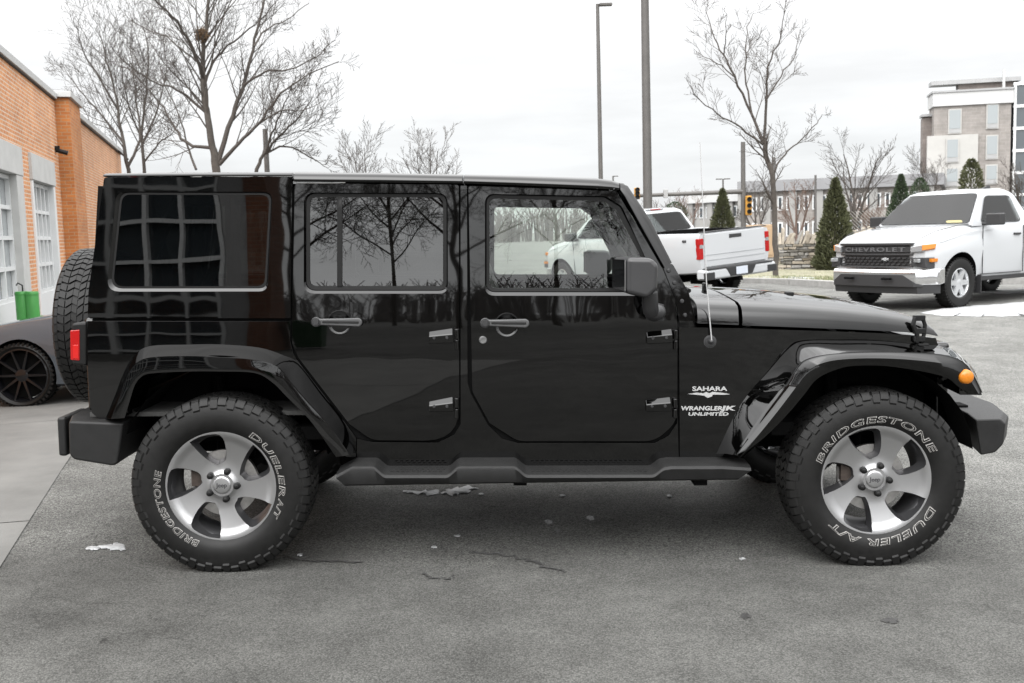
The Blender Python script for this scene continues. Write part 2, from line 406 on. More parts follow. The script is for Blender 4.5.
# flares: upper seam, crest, lip
def flare(A, B, C, bulge=.006, bt=.5):
    n = len(A); rows = []
    a = crom([jl(*p) for p in A]); b = crom([jl(*p) for p in B]); c = crom([jl(*p) for p in C])
    up = Vector((0, 0, .004))
    m1 = [p.lerp(q, .5) + up for p, q in zip(a, b)]; b0 = [q.lerp(p, .10) for p, q in zip(a, b)]; b1 = [q.lerp(p, .10) for p, q in zip(c, b)]
    m2 = [p.lerp(q, bt) + Vector((0, -bulge, 0)) for p, q in zip(b, c)]; c0 = [p.lerp(q, .90) + Vector((0, -bulge * .3, 0)) for p, q in zip(b, c)]
    d = [p + Vector((0, .012, .004)) for p in c]; e_ = [Vector((p.x, -.66, p.z + .012)) for p in c]
    bm = BM(); loft(bm, [a, m1, b0, [q.copy() for q in b], b1, m2, c0, c, d, e_])
    bmesh.ops.recalc_face_normals(bm, faces=bm.faces); bm.normal_update()
    f0 = max(bm.faces, key=lambda f: abs(f.normal.y) * f.calc_area())
    if f0.normal.y > 0 and f0.calc_center_median().y < -.8: bmesh.ops.reverse_faces(bm, faces=bm.faces)
    far = mirror_bm(bm)
    obj('fender_flare', bm, M_black, suv, 55); obj('fender_flare', far, M_black, suv, 55)
rA = [(105, 419.5), (115, 395), (124, 372), (134.4, 355), (150, 346), (187, 344.6), (220, 344.3), (259, 347.5), (283, 355), (298.5, 363), (322, 393), (345.6, 424), (357, 453)]
rB = [(111, 419), (120, 395), (127, 376), (136, 363.5), (150, 357.5), (187, 356), (220, 357.5), (251, 359.5), (277, 366), (291, 382), (310, 404), (328, 424), (350, 455)]
rC = [(124.6, 418), (130, 400), (134.4, 386), (140, 378), (150, 373.5), (187, 371.5), (220, 371.5), (255, 373), (273, 383), (286, 396), (300, 410), (313, 424), (336, 457)]
flare([(*p, -.788) for p in rA], [(*p, -.900) for p in rB], [(*p, -.905) for p in rC], .002)
fA = [(716, 454), (741, 404), (768, 372), (790, 347.5), (806, 341), (840, 340.5), (880, 341), (918, 344.5), (941, 345.6), (955, 351), (973.5, 368)]
fAy = [-.79, -.79, -.785, -.775, -.77, -.74, -.70, -.65, -.61, -.61, -.66]
fB = [(736, 455), (764, 415), (786, 384), (799, 364), (815, 356.5), (842, 353), (880, 352), (917, 352.6), (948, 355.6), (968, 366), (982.6, 392.6)]
fBy = [-.9] * 8 + [-.895, -.885, -.86]
fC = [(743, 458), (777, 426), (803, 396), (817, 379), (838, 369), (858, 366), (888, 366.5), (920, 371), (946, 377.5), (957.5, 386), (967, 393.6)]
fCy = [-.905] * 7 + [-.905, -.902, -.895, -.872]
flare([(*p, y) for p, y in zip(fA, fAy)], [(*p, y) for p, y in zip(fB, fBy)], [(*p, y) for p, y in zip(fC, fCy)], .022, .40)
tp = jl(974, 388, -.75)
bm = BM(); hexa(bm, [tp + Vector(q) for q in ((-.10, -.08, -.02), (.03, -.03, -.03), (.03, .12, -.03), (-.10, .12, -.01), (-.10, -.08, .04), (-.02, -.04, .06), (-.04, .12, .08), (-.10, .12, .06))])
obj('flare_tip', bm, M_black, suv, bev=.008)

# roof: hardtop and removable front panels, windshield frame
def roof_piece(name, st):
    """st: stations (px, y of drip edge, y of silhouette)"""
    rows = []
    for px, yb, yt in st:
        b = jl(px, yb, -.770); t = jl(px, yt, -.73)
        x = b.x; h = t.z - b.z
        half = [(-.770, b.z), (-.775, b.z + .22 * h), (-.771, b.z + .50 * h), (-.760, b.z + .78 * h), (-.735, b.z + h), (-.64, b.z + h + .006), (-.3, b.z + h + .014)]
        rows.append([Vector((x, y, z)) for y, z in half] + [Vector((x, 0, b.z + h + .017))] + [Vector((x, -y, z)) for y, z in half[::-1]])
    bm = BM(); vs = loft(bm, rows)
    bm.faces.new(vs[0]); bm.faces.new(vs[-1][::-1])
    bmesh.ops.recalc_face_normals(bm, faces=bm.faces)
    return obj(name, bm, M_black, suv, 40, .003)
roof_piece('hardtop_roof', [(103.2, 176.6, 173.6), (200, 176.2, 172.6), (292, 176.2, 172.2), (294, 181.8, 172.2), (380, 182.4, 173.2), (462.6, 183.4, 174.8)])
roof_piece('roof_panel', [(463.8, 183.4, 174.8), (520, 185.4, 176), (565, 187.2, 177.4), (598, 188.6, 178.6), (612, 189.4, 180.2), (619.5, 190, 182.8)])
# A pillars, header and glass
P_out = [(619.8, 183), (627.7, 185.6), (650, 219), (672, 262.5)]; P_in = [(620.6, 190.6), (625, 197), (643, 230), (664, 267.5)]
bm = BM(); o_ = [jl(*p, -.735 - .02 * i / 3) for i, p in enumerate(P_out)]; i_ = [jl(*p, -.765 - .015 * i / 3) for i, p in enumerate(P_in)]
rows = []
for q, w in zip(i_, o_):
    rows.append([Vector((q.x - .01, q.y + .04, q.z)), q, q.lerp(w, .6) + Vector((0, -.008, 0)), w, Vector((w.x - .005, w.y + .07, w.z)), Vector((w.x - .05, w.y + .07, w.z - .02))])
loft(bm, rows); bmesh.ops.recalc_face_normals(bm, faces=bm.faces)
far = mirror_bm(bm)
obj('windshield_pillar', bm, M_black, suv, 45, .004); obj('windshield_pillar', far, M_black, suv, 45, .004)
top, bot = o_[0], jl(689, 293, -.72)
bm = BM(); hexa(bm, [(top.x - .05, -.73, top.z - .05), (top.x + .035, -.73, top.z - .02), (top.x + .035, .73, top.z - .02), (top.x - .05, .73, top.z - .05), (top.x - .05, -.73, top.z + .006), (top.x + .02, -.73, top.z), (top.x + .02, .73, top.z), (top.x - .05, .73, top.z + .006)])
wf = obj('windshield_header', bm, M_black, suv, 40, .01)
bm = BM(); hexa(bm, [(bot.x - .03, -.66, bot.z), (bot.x - .024, -.66, bot.z), (bot.x - .024, .66, bot.z), (bot.x - .03, .66, bot.z), (top.x + .006, -.65, top.z - .02), (top.x + .012, -.65, top.z - .02), (top.x + .012, .65, top.z - .02), (top.x + .006, .65, top.z - .02)])
obj('windshield', bm, M_glassc, suv)
br = rp([(663.6, 268, 2), (672, 262.8, 3), (689, 293), (695.4, 320.5, 2), (679.4, 323, 2), (675.5, 299)])
bk, _ = panel('windshield_bracket', br, [], M_black, suv, off=-.006, th=.05, bev=.004)
for p in ((668.5, 270.6), (674.4, 282.8), (682, 301.3), (685, 315.2)):
    bm = BM(); q = js(*p, S, -.008); lathe(bm, [(.0, -.009), (.006, -.009), (.009, -.005), (.0105, .002)], 12, 'y', c=q); obj('bolt', bm, M_trim, bk, 50)
# wipers and cowl grille
cz = jl(700, 300, -.2)
bm = BM(); box(bm, (jl(696, 322, -.74).x - .02, 0, jl(700, 322, -.74).z + .045), (.13, 1.42, .05)); obj('cowl_grille', bm, M_plas, suv, bev=.01)
for s, pts in ((0, [(.50, -.35), (.56, -.1), (.53, .35)]), (1, [(.50, .35), (.55, .5), (.52, .62)])):
    bm = BM(); tube(bm, [(bot.x + .03 - .14 * t, -.55 + s * .62 + .56 * t, bot.z + .0 + .10 * t) for t in (0, .5, 1)], .011, 6); obj('wiper', bm, M_seal, suv)

# hood and cowl top: lofted across the car
def hood_piece(name, st):
    rows = []
    for px, yb, hgt in st:
        b = js(px, yb, SF); w = -b.y
        half = [(-w, b.z), (-w + .003, b.z + .30 * hgt), (-w + .014, b.z + .52 * hgt), (-w + .04, b.z + .68 * hgt), (-w + .10, b.z + .80 * hgt), (-w * .62, b.z + .90 * hgt), (-w * .3, b.z + .98 * hgt)]
        rows.append([Vector((b.x, y, z)) for y, z in half] + [Vector((b.x, 0, b.z + hgt))] + [Vector((b.x, -y, z)) for y, z in half[::-1]])
    bm = BM(); vs = loft(bm, rows); bm.faces.new(vs[0]); bm.faces.new(vs[-1])
    bmesh.ops.recalc_face_normals(bm, faces=bm.faces)
    return obj(name, bm, M_black, suv, 45, .004)
hood_piece('cowl_top', [(697, 323.2, .125), (715, 324, .125), (739.2, 325, .125)])
hood = hood_piece('hood', [(742.2, 325.3, .125), (770, 326.3, .126), (800, 327.4, .126), (840, 329, .122), (880, 330.8, .113), (905, 332.2, .10), (920, 333.4, .085), (929, 334.4, .070), (935, 335.6, .048), (938, 336.4, .024)])
for p, y, k in (((789, 297.5), -.12, 1), ((705, 287), -.1, .6)):
    q = jl(*p, y); bm = BM(); box(bm, q + Vector((0, 0, -.005)), (.04 * k, .05, .05 * k)); box(bm, q + Vector((0, 0, .02 * k)), (.035 * k, .07, .02)); obj('washer_nozzle', bm, M_seal, hood, bev=.006)
# hood latch
bm = BM(); L = lambda px, py, d=0: js(px, py, SF, -.012 + d)
tube(bm, [L(915, 317), L(913, 325), L(917, 334), L(917, 343)], [.010, .012, .012, .010], 8)
tube(bm, [L(922, 316), L(925, 325), L(924, 334), L(922, 343)], [.009, .010, .010, .009], 8)
for p in ((919, 318), (919, 331), (919, 339)): box(bm, L(*p, .002), (.055, .022, .026))
box(bm, L(915, 347, -.0), (.06, .05, .014)); box(bm, L(922, 344.5, 0), (.05, .05, .012))
obj('hood_latch', bm, M_seal, hood, 40, .004)
# grille block with slots and headlights
g0 = jl(941, 345, -.6); gz = g0.z
bm = BM(); box(bm, (g0.x + .02, 0, gz - .22), (.07, 1.16, .46)); grille = obj('grille', bm, M_black, suv, bev=.02)
for k in range(-3, 4):
    bm = BM(); box(bm, (g0.x + .056, k * .085, gz - .17), (.008, .042, .26)); obj('grille_slot', bm, M_dark, grille, bev=.003)
for s in (-1, 1):
    bm = BM(); lathe(bm, [(.0, .075), (.06, .07), (.088, .06), (.09, .03)], 24, 'x', c=(g0.x, s * .44, gz - .14)); obj('headlight', bm, M_lamp, grille, 50)
# turn marker on the flare
q = jl(966.8, 377, -.918); bm = BM(); rr = lathe(bm, [(.001, -.012), (.014, -.0115), (.026, -.008), (.031, -.002), (.033, .02)], 24, 'y', c=q); mk = obj('side_marker', bm, M_amber, suv, 60); mk.rotation_euler = (0, 0, 0)

# antenna
q = js(710, 341.5, SF); ab = BM(); lathe(ab, [(.001, -.012), (.012, -.012), (.013, -.006), (.021, -.006), (.0225, -.003), (.029, -.002), (.029, .004)], 24, 'y', c=q)
sphere(ab, q + Vector((.002, -.018, .002)), .012); ant = obj('antenna_base', ab, M_trim, suv, 40)
ab = BM(); t0 = q + Vector((.003, -.024, .004)); tube(ab, [t0, jl(706.5, 283, -.80), jl(700, 142, -.80)], [.0032, .0026, .0016], 6); obj('antenna_mast', ab, M_badge, ant)

# mirrors
def mirror_set(sgn):
    bm = BM()
    f = lambda px, py, y: jl(px, py, y)
    near = [f(627.5, 257.5, -1.06), f(652, 258, -1.06), f(659, 265, -1.06), f(658, 290, -1.06), f(648, 299, -1.06), f(627.5, 294, -1.06)]
    farr = [Vector((p.x - (.045 if i in (0, 5) else .005), -.87, p.z + (.0 if i < 3 else .01))) for i, p in enumerate(near)]
    vs = loft(bm, [near, farr], True); bm.faces.new(vs[0]); bm.faces.new(vs[1][::-1])
    bmesh.ops.recalc_face_normals(bm, faces=bm.faces)
    g = BM(); c = [near[0], farr[0], farr[5], near[5]]; m_ = sum(c, Vector()) / 4
    c = [m_ + (p - m_) * .86 + Vector((-.004, 0, 0)) for p in c]
    prism(g, c, (-.003, 0, 0)); bmesh.ops.recalc_face_normals(g, faces=g.faces)
    a = BM(); tube(a, [f(650, 292, -.95), f(650, 304, -.94), f(651, 311, -.90)], [.034, .036, .036], 12); sphere(a, f(655, 312, -.865), .048, (1.0, 1.1, .9), 3)
    box(a, f(655, 312, -.82), (.07, .08, .07))
    if sgn > 0: bm, g, a = mirror_bm(bm), mirror_bm(g), mirror_bm(a)
    o = obj('side_mirror', bm, M_trim, suv, 40, .030); o.modifiers[0].segments = 5
    obj('mirror_glass', g, M_chrome, o); obj('mirror_arm', a, M_trim, o, 40)
mirror_set(-1); mirror_set(1)

# hinges, handles, lock
def hinge(parent, pl, pin):
    bm = BM(); pts = [js(*p, S, -.026) for p in pl]
    up_ = [pts[0].lerp(pts[3], .40), pts[1].lerp(pts[2], .40)]; dn_ = Vector((0, .030, 0))
    lo_ = [pts[3].copy(), pts[2].copy()]; bk = Vector((0, .022, 0))
    hexa(bm, [lo_[0], lo_[1], lo_[1] + dn_, lo_[0] + dn_, up_[0], up_[1], pts[1] + bk, pts[0] + bk]); bmesh.ops.recalc_face_normals(bm, faces=bm.faces)
    x0, x1, y0, y1 = pin; a, b = js((x0 + x1) / 2, y0, S, -.016), js((x0 + x1) / 2, y1, S, -.016)
    tube(bm, [a, a.lerp(b, .48)], .0105, 12); tube(bm, [a.lerp(b, .52), b], .0095, 12)
    h = obj('hinge', bm, M_black, parent, 35, .004)
    for t in (.22, .74):
        p = Vector(pts[3]).lerp(pts[2], t) + Vector((0, -.003, .026)); s = BM(); lathe(s, [(.0, -.004), (.006, -.004), (.0075, .0)], 10, 'y', c=p); obj('screw', s, M_trim, h, 40)
hinge(rdoor, [(428.6, 331.8), (452.4, 328.2), (453.4, 343.2), (428.8, 343.6)], (454.6, 458.8, 329, 350))
hinge(rdoor, [(428.6, 402), (452.6, 397), (453.6, 411.8), (428.8, 412)], (454.6, 458.8, 398, 418.6))
hinge(fdoor, [(646.8, 332.2), (672.4, 328.8), (673, 343), (647, 344)], (674, 677.4, 330, 350))
hinge(fdoor, [(646, 400.2), (670.8, 397.2), (671.6, 411.4), (646.4, 412)], (673.6, 677, 398.6, 418.4))
def handle(parent, cx, cy, x1, ccx, ccy):
    bm = BM()
    c = js(ccx, ccy); lathe(bm, [(.0, .004), (.035, .002), (.049, -.0015), (.0515, -.0035), (.054, -.0035), (.056, .001)], 32, 'y', c=c + Vector((0, -.001, 0)))
    cup = obj('handle_cup', bm, [M_black], parent, 40)
    bm = BM(); a, b = js(cx, cy, S, -.034), js(x1, cy + .3, S, -.034)
    prof = []
    n = 8
    top = [(a.x, a.z + .021), (a.x + .022, a.z + .016), (b.x - .012, b.z + .018)]
    pts = [(a.x + .0225 * math.cos(t), a.z + .0225 * math.sin(t)) for t in [R(40 + 280 * k / 14) for k in range(15)]]
    pts += [(b.x - .02 + .02 * math.cos(t), b.z + .020 * math.sin(t)) for t in [R(-85 + 170 * k / 9) for k in range(10)]]
    prism(bm, [Vector((x, a.y, z)) for x, z in pts], (0, .022, 0)); bmesh.ops.recalc_face_normals(bm, faces=bm.faces)
    h = obj('door_handle', bm, M_handle, parent, 35, .006)
    bm = BM(); hexa(bm, [Vector(q) for q in ((a.x + .028, a.y - .002, a.z - .006), (b.x - .014, a.y - .002, b.z - .006), (b.x - .014, a.y + .01, b.z - .006), (a.x + .028, a.y + .01, a.z - .006), (a.x + .028, a.y - .002, a.z + .008), (b.x - .014, a.y - .002, b.z + .008), (b.x - .014, a.y + .01, b.z + .008), (a.x + .028, a.y + .01, a.z + .008))]); obj('handle_inset', bm, M_plas, h, bev=.004)
    bm = BM(); lathe(bm, [(.0, -.004), (.013, -.004), (.0145, -.002), (.0155, .004)], 24, 'y', c=a + Vector((0, -.002, 0))); lathe(bm, [(.0175, -.001), (.019, -.003), (.021, -.001)], 24, 'y', c=a + Vector((0, -.001, 0))); obj('handle_button', bm, M_trim, h, 40)
    bm = BM()
    tube(bm, [c + Vector((.050 * math.cos(R(t)), -.006, .050 * math.sin(R(t)))) for t in range(195, 350, 12)], .0038, 8); obj('cup_rim', bm, M_handle, cup, 40)
    for e_ in (.012, -.012):
        s = BM(); box(s, a.lerp(b, .45 + e_) + Vector((0, .02, 0)), (.015, .04, .014)); obj('handle_mount', s, M_trim, h)
handle(rdoor, 315.8, 322.2, 362, 339.7, 322.6); handle(fdoor, 485, 323.2, 529.4, 507, 325)
bm = BM(); q = js(483, 340); lathe(bm, [(.0, -.003), (.008, -.003), (.009, -.006), (.015, -.006), (.018, -.003), (.019, .002)], 20, 'y', c=q); obj('key_lock', bm, M_lock, fdoor, 40)

# badges
def badge(s, x0, x1, yc, hpx, shear=.0, off=.0, ex=.1, space=1.0):
    t = text_mesh(s, 1.0, ex, off, shear, space); xs = [v.co.x for v in t.verts]; ys = [v.co.y for v in t.verts]
    ax, bx, ay, by = min(xs), max(xs), min(ys), max(ys)
    def fn(c):
        p = js(x0 + (x1 - x0) * (c.x - ax) / (bx - ax), yc + hpx * (.5 - (c.y - ay) / (by - ay)), SF)
        return p + Vector((0, -.003 if c.z > 0 else .001, 0))
    return t, fn
bm = BM()
for a in (('SAHARA', 692.2, 727.2, 388.6, 4.6, 0, .03), ('WRANGLER', 681, 722.5, 408.2, 4.4, .12, .035), ('JK', 719.8, 735.6, 408.8, 6.0, .15, .04), ('UNLIMITED', 688.4, 728.4, 413.9, 3.4, .12, .03)):
    t, fn = badge(*a); bm_add(bm, t, fn)
obj('badge_lettering', bm, M_badge, suv, None)
bm = BM(); pts = [(687.9, 394), (696.7, 392.7), (703.5, 393.2), (706.5, 392), (709.5, 393.4), (712.4, 391.8), (725, 393.2), (730, 394.2), (724, 394.8), (713.4, 394.5), (711.4, 396.7), (707.5, 397.8), (704.5, 395.8), (699.6, 395)]
prism(bm, [js(*p, SF, -.003) for p in pts], (0, .004, 0)); bmesh.ops.recalc_face_normals(bm, faces=bm.faces); obj('badge_emblem', bm, M_badge, suv, None)

# running boards
def step(side):
    bm = BM(); rows = []
    st = [(336, 0), (352, 1), (368, 1), (372, 1), (386, 0), (446, 0), (460, 1), (464, 1), (510, 1), (514, 1), (528, 0), (652, 0), (666, .9), (672, 1), (724, 1), (751, .8)]
    fine_ = []
    for (pa, ra), (pb, rb_) in zip(st, st[1:]):
        k_ = 6 if ra != rb_ and pa > 340 and pb < 745 else 1
        fine_ += [(pa + (pb - pa) * i / k_, ra + (rb_ - ra) * sm(i / k_)) for i in range(k_)]
    for px, r in fine_ + [st[-1]]:
        t = (px - 336) / 415; yt = 473.6 - .6 * t; yb = 486.5 - 6.5 * t
        f = jl(px, yt - 8.5 * r, -.925); z1 = f.z; xb = f.x; zb = jl(px, yb, -.90).z
        x2 = xb + (.03 if px == 336 else (-.05 if px == 751 else 0))
        rows.append([Vector((xb, -.78, z1 + .004)), Vector((xb, -.90, z1)), Vector((xb, -.922, z1 - .008)), Vector((xb, -.928, z1 - .02)), Vector((x2, -.915, zb + .012)), Vector((x2, -.89, zb)), Vector((x2, -.80, zb + .01))])
    vs = loft(bm, rows, True); bm.faces.new(vs[0]); bm.faces.new(vs[-1]); bmesh.ops.recalc_face_normals(bm, faces=bm.faces)
    tr = BM()
    for a, b in ((390, 444), (532, 650)):
        A, B = jl(a, 473.3, -.91), jl(b, 473.1, -.91); n = int((B.x - A.x) / .022)
        for i in range(n):
            for k in range(3):
                p = A.lerp(B, (i + .5 * (k % 2) + .25) / n); box(tr, (p.x, -.885 + k * .036, p.z + .0035), (.013, .018, .005))
    if side > 0: bm, tr = mirror_bm(bm), mirror_bm(tr)
    o = obj('running_board', bm, M_plas, suv, 40); obj('tread_pad', tr, M_plas, o)
    for px in (372, 520, 700):
        b = BM(); p = jl(px, 478, -.8); box(b, (p.x, side * .62, p.z - .01), (.06, .4, .04)); obj('step_bracket', b, M_dark, o)
step(-1); step(1)

# bumpers
def sect_loft(name, secs, m, bev):
    bm = BM(); vs = loft(bm, secs, True); bm.faces.new(vs[0]); bm.faces.new(vs[-1]); bmesh.ops.recalc_face_normals(bm, faces=bm.faces)
    return obj(name, bm, m, suv, 35, bev)
E_ = [(975.5, 419.6), (1000, 418.8), (1005.5, 423.6), (1003, 444.5), (995, 452.6), (980.8, 455.6)]
e0 = [jl(*p, -.80) for p in E_]
def fsec(y, back, front):
    return [Vector((p.x + (back if i in (0, 5) else front), y, p.z)) for i, p in enumerate(e0)]
sect_loft('front_bumper', [fsec(-.80, 0, 0), fsec(-.62, .04, .10), fsec(-.35, .06, .17), fsec(.35, .06, .17), fsec(.62, .04, .10), fsec(.80, 0, 0)], M_plas, .008)
bm = BM()
for s in (-1, 1): box(bm, (e0[0].x - .14, s * .42, e0[0].z - .06), (.5, .10, .14))
box(bm, (e0[0].x - .12, 0, e0[0].z - .02), (.12, 1.1, .06)); obj('bumper_mount', bm, M_dark, suv)
B_ = [(68.5, 421.2), (123.4, 423), (117.6, 464), (112.6, 466.4), (74, 460), (69.5, 455)]
b0 = [jl(*p, -.86) for p in B_]
zt = b0[0].z
def rsec(y, dx, dz=0): return [Vector((p.x + dx * (1 if i in (0, 4, 5) else .0), y, p.z + dz)) for i, p in enumerate(b0)]
sect_loft('rear_bumper', [rsec(-.86, 0), rsec(-.72, -.045, .004), rsec(-.4, -.07, .006), rsec(.4, -.07, .006), rsec(.72, -.045, .004), rsec(.86, 0)], M_plas, .012)
q0 = jl(64.5, 416, -.72)
for s in (-1, 1):
    bm = BM(); box(bm, (q0.x + .012, s * .66, b0[0].z - .085), (.04, .26, .18)); obj('bumper_cap', bm, M_plas, suv, bev=.012)

# tail lamps
for s in (-1, 1):
    bm = BM(); y = -.775; pts = [jl(71, 323.5, y), jl(86.6, 322.2, y), jl(86.6, 366.4, y), jl(71.5, 364.8, y)]
    prism(bm, pts, (0, .13, 0)); bmesh.ops.recalc_face_normals(bm, faces=bm.faces)
    c = BM(); prism(c, [jl(71.2, 330.5, y - .004), jl(79.4, 329.8, y - .004), jl(79.4, 360.8, y - .004), jl(71.6, 360, y - .004)], (-.0, .1, 0)); bmesh.ops.recalc_face_normals(c, faces=c.faces)
    for v in c.verts:
        if v.co.x < pts[0].x + .01: v.co.x -= .006
    d = BM(); prism(d, [jl(72.6, 345, y - .006), jl(78.4, 345, y - .006), jl(78.4, 359, y - .006), jl(72.8, 358.6, y - .006)], (0, .01, 0)); bmesh.ops.recalc_face_normals(d, faces=d.faces)
    if s > 0: bm, c, d = mirror_bm(bm), mirror_bm(c), mirror_bm(d)
    t = obj('tail_lamp', bm, M_seal, suv, bev=.012); obj('lens', c, M_red, t, bev=.004); obj('reflector', d, M_redlit, t, bev=.002)
# back: tailgate, rear window
xg = jl(88.2, 400, -.78).x
a, b = jl(104, 177, -.755), jl(88.2, 318, -.77)
bm = BM(); hexa(bm, [(xg - .012, -.765, jl(90, 412, -.77).z), (xg + .05, -.765, jl(90, 412, -.77).z), (xg + .05, .765, jl(90, 412, -.77).z), (xg - .012, .765, jl(90, 412, -.77).z), (xg - .012, -.765, b.z), (xg + .05, -.765, b.z), (xg + .05, .765, b.z), (xg - .012, .765, b.z)]); obj('tailgate', bm, M_black, suv, bev=.02)
bm = BM(); hexa(bm, [(b.x - .008, -.745, b.z + .01), (b.x + .02, -.745, b.z + .01), (b.x + .02, .745, b.z + .01), (b.x - .008, .745, b.z + .01), (a.x - .008, -.735, a.z - .01), (a.x + .02, -.735, a.z - .01), (a.x + .02, .735, a.z - .01), (a.x - .008, .735, a.z - .01)]); obj('rear_window', bm, M_glasst, suv, bev=.004)

# ---- wheels
TR = .405
def tprof(r):
    P = [(.228, -.095), (.245, -.108), (.262, -.1165), (.285, -.1225), (.315, -.1255), (.345, -.1215), (.370, -.114), (.388, -.106), (.397, -.094)]
    for (r0, y0), (r1, y1) in zip(P, P[1:]):
        if r <= r1: return y0 + (y1 - y0) * (r - r0) / (r1 - r0)
    return P[-1][1]
def tyre_bm(flat=True, seed=0):
    bm = BM()
    P = [(.240, -.092), (.250, -.103), (.256, -.1075), (.264, -.1145), (.285, -.1225), (.300, -.1245), (.315, -.1255), (.330, -.124), (.345, -.1215), (.358, -.118), (.370, -.114), (.3715, -.1165), (.376, -.1155), (.377, -.1125), (.386, -.107), (.393, -.098), (.396, -.085), (.3965, -.05), (.3965, 0)]
    prof = P + [(r, -y) for r, y in P[::-1][1:]]
    lathe(bm, prof, 96, 'y')
    rnd = random.Random(seed)
    def blk(t0, t1, ya, yb, sk, r0=.392, r1=.4055, tz=0):
        v = []
        for r in (r0, r1):
            for (t, y) in ((t0, ya), (t1, ya), (t1 + sk, yb), (t0 + sk, yb)):
                v.append(bm.verts.new((r * math.cos(t), y, r * math.sin(t))))
        for q in ((3, 2, 1, 0), (4, 5, 6, 7), (0, 1, 5, 4), (1, 2, 6, 5), (2, 3, 7, 6), (3, 0, 4, 7)): bm.faces.new([v[i] for i in q])
    n = 60; st = 2 * math.pi / n
    for k in range(n):
        t = k * st + rnd.uniform(-.006, .006)
        blk(t, t + st * .72, -.044, -.014, .05); blk(t + st * .5, t + st * 1.22, -.012, .014, -.03); blk(t, t + st * .72, .016, .044, .05)
        for s in (-1, 1):
            tt = t + (st * .3 if s > 0 else 0)
            blk(tt, tt + st * .78, s * .049, s * .080, .03)
            # shoulder lug running down on to the sidewall
            long = k % 2
            ri = .352 if long else .366
            pr = [(.4045, .082), (.4035, .097), (.394, .109), (ri + .008, abs(tprof(ri)) + .003), (ri, abs(tprof(ri)) + .0005)]
            w = st * (.86 if not long else .78)
            row0 = [bm.verts.new((r * math.cos(tt), s * y, r * math.sin(tt))) for r, y in pr]; row1 = [bm.verts.new((r * math.cos(tt + w), s * y, r * math.sin(tt + w))) for r, y in pr]
            in0 = [bm.verts.new(((r - .010) * math.cos(tt), s * (y - .008), (r - .010) * math.sin(tt))) for r, y in pr]; in1 = [bm.verts.new(((r - .010) * math.cos(tt + w), s * (y - .008), (r - .010) * math.sin(tt + w))) for r, y in pr]
            for i in range(len(pr) - 1):
                bm.faces.new((row0[i], row1[i], row1[i + 1], row0[i + 1])); bm.faces.new((in0[i], row0[i], row0[i + 1], in0[i + 1])); bm.faces.new((row1[i], in1[i], in1[i + 1], row1[i + 1]))
            bm.faces.new((row0[0], in0[0], in1[0], row1[0])); bm.faces.new((row0[-1], row1[-1], in1[-1], in0[-1]))
    bmesh.ops.recalc_face_normals(bm, faces=bm.faces)
    if flat:
        for v in bm.verts:
            if v.co.z < -.3915:
                v.co.z = -.3915
            if v.co.z < -.33 and abs(v.co.y) > .09: v.co.y *= 1 + .05 * (-.33 - v.co.z) / .06
    return bm
def arc_text(bm_o, bm_i, s, span, centre, r, h):
    """letters around the sidewall: white outline letter and a black face on it; angles clockwise from the top as seen from outside"""
    for off, dst, yo, ex in ((.030, bm_o, -.0022, 1), (-.014, bm_i, -.0034, 1)):
        t = text_mesh(s, 1.0, .1, off, .10, 1.12); 
        if dst is bm_o: xs = [v.co.x for v in t.verts]; ys = [v.co.y for v in t.verts]; ax, bx, ay, by = min(xs), max(xs), min(ys), max(ys)
        def fn(c):
            u = (c.x - ax) / (bx - ax); a = R(centre + span * (u - .5)); rr = r + h * ((c.y - ay) / (by - ay) - .5)
            return Vector((rr * math.sin(a), tprof(rr) + (yo if c.z > 0 else .002), rr * math.cos(a)))
        bm_add(dst, t, fn)
HOLE = [(152, -17), (152, -4), (147, 13), (110, 20), (72, 23), (58, 9), (56, 0), (80, -13), (118, -17)]
def rim_meshes():
    bm = BM()
    front = [(.002, -.080), (.052, -.080), (.060, -.074), (.075, -.070), (.120, -.073), (.160, -.080), (.195, -.086), (.215, -.091), (.222, -.0965), (.236, -.0995), (.249, -.1015), (.257, -.1010), (.2595, -.097), (.256, -.090)]
    back = [(.225, -.045), (.16, -.036), (.07, -.030), (.002, -.030)]
    rg = lathe(bm, front + back, 120, 'y'); cap(bm, rg[0]); cap(bm, rg[-1][::-1]); bmesh.ops.recalc_face_normals(bm, faces=bm.faces)
    o = obj('rim', bm, [M_silver], None, 30)
    cut = BM()
    for k in range(5):
        cx = R(-14 + 72 * k); ring0 = [Vector((.259 / 164 * r * math.sin(cx + R(a * 1.12)), 0, .259 / 164 * r * math.cos(cx + R(a * 1.12)))) for r, a in HOLE]
        sp = crom(ring0 + [ring0[0]], 4)[:-1]; cen = sum(sp, Vector()) / len(sp)
        ra = [cen + (p - cen) * 1.06 + Vector((0, -.14, 0)) for p in sp]; rb = [cen + (p - cen) * 1.0 + Vector((0, -.085, 0)) for p in sp]; rc = [cen + (p - cen) * .66 + Vector((0, -.02, 0)) for p in sp]
        vs = loft(cut, [ra, rb, rc], True); cut.faces.new(vs[0]); cut.faces.new(vs[-1])
    bmesh.ops.recalc_face_normals(cut, faces=cut.faces)
    boolean(o, cut, [M_pocket])
    me = o.data; bpy.data.objects.remove(o)
    me.polygons.foreach_set('use_smooth', [True] * len(me.polygons)); me.set_sharp_from_angle(angle=R(32))
    bb = BM(); lathe(bb, [(.255, -.092), (.240, -.08), (.222, -.05), (.215, .06), (.225, .09), (.235, .1)], 64, 'y'); bmesh.ops.recalc_face_normals(bb, faces=bb.faces)
    barrel = bpy.data.meshes.new('rim_barrel'); bb.to_mesh(barrel); bb.free(); barrel.materials.append(M_pocket); barrel.polygons.foreach_set('use_smooth', [True] * len(barrel.polygons))
    return me, barrel
RIM, BARREL = rim_meshes()
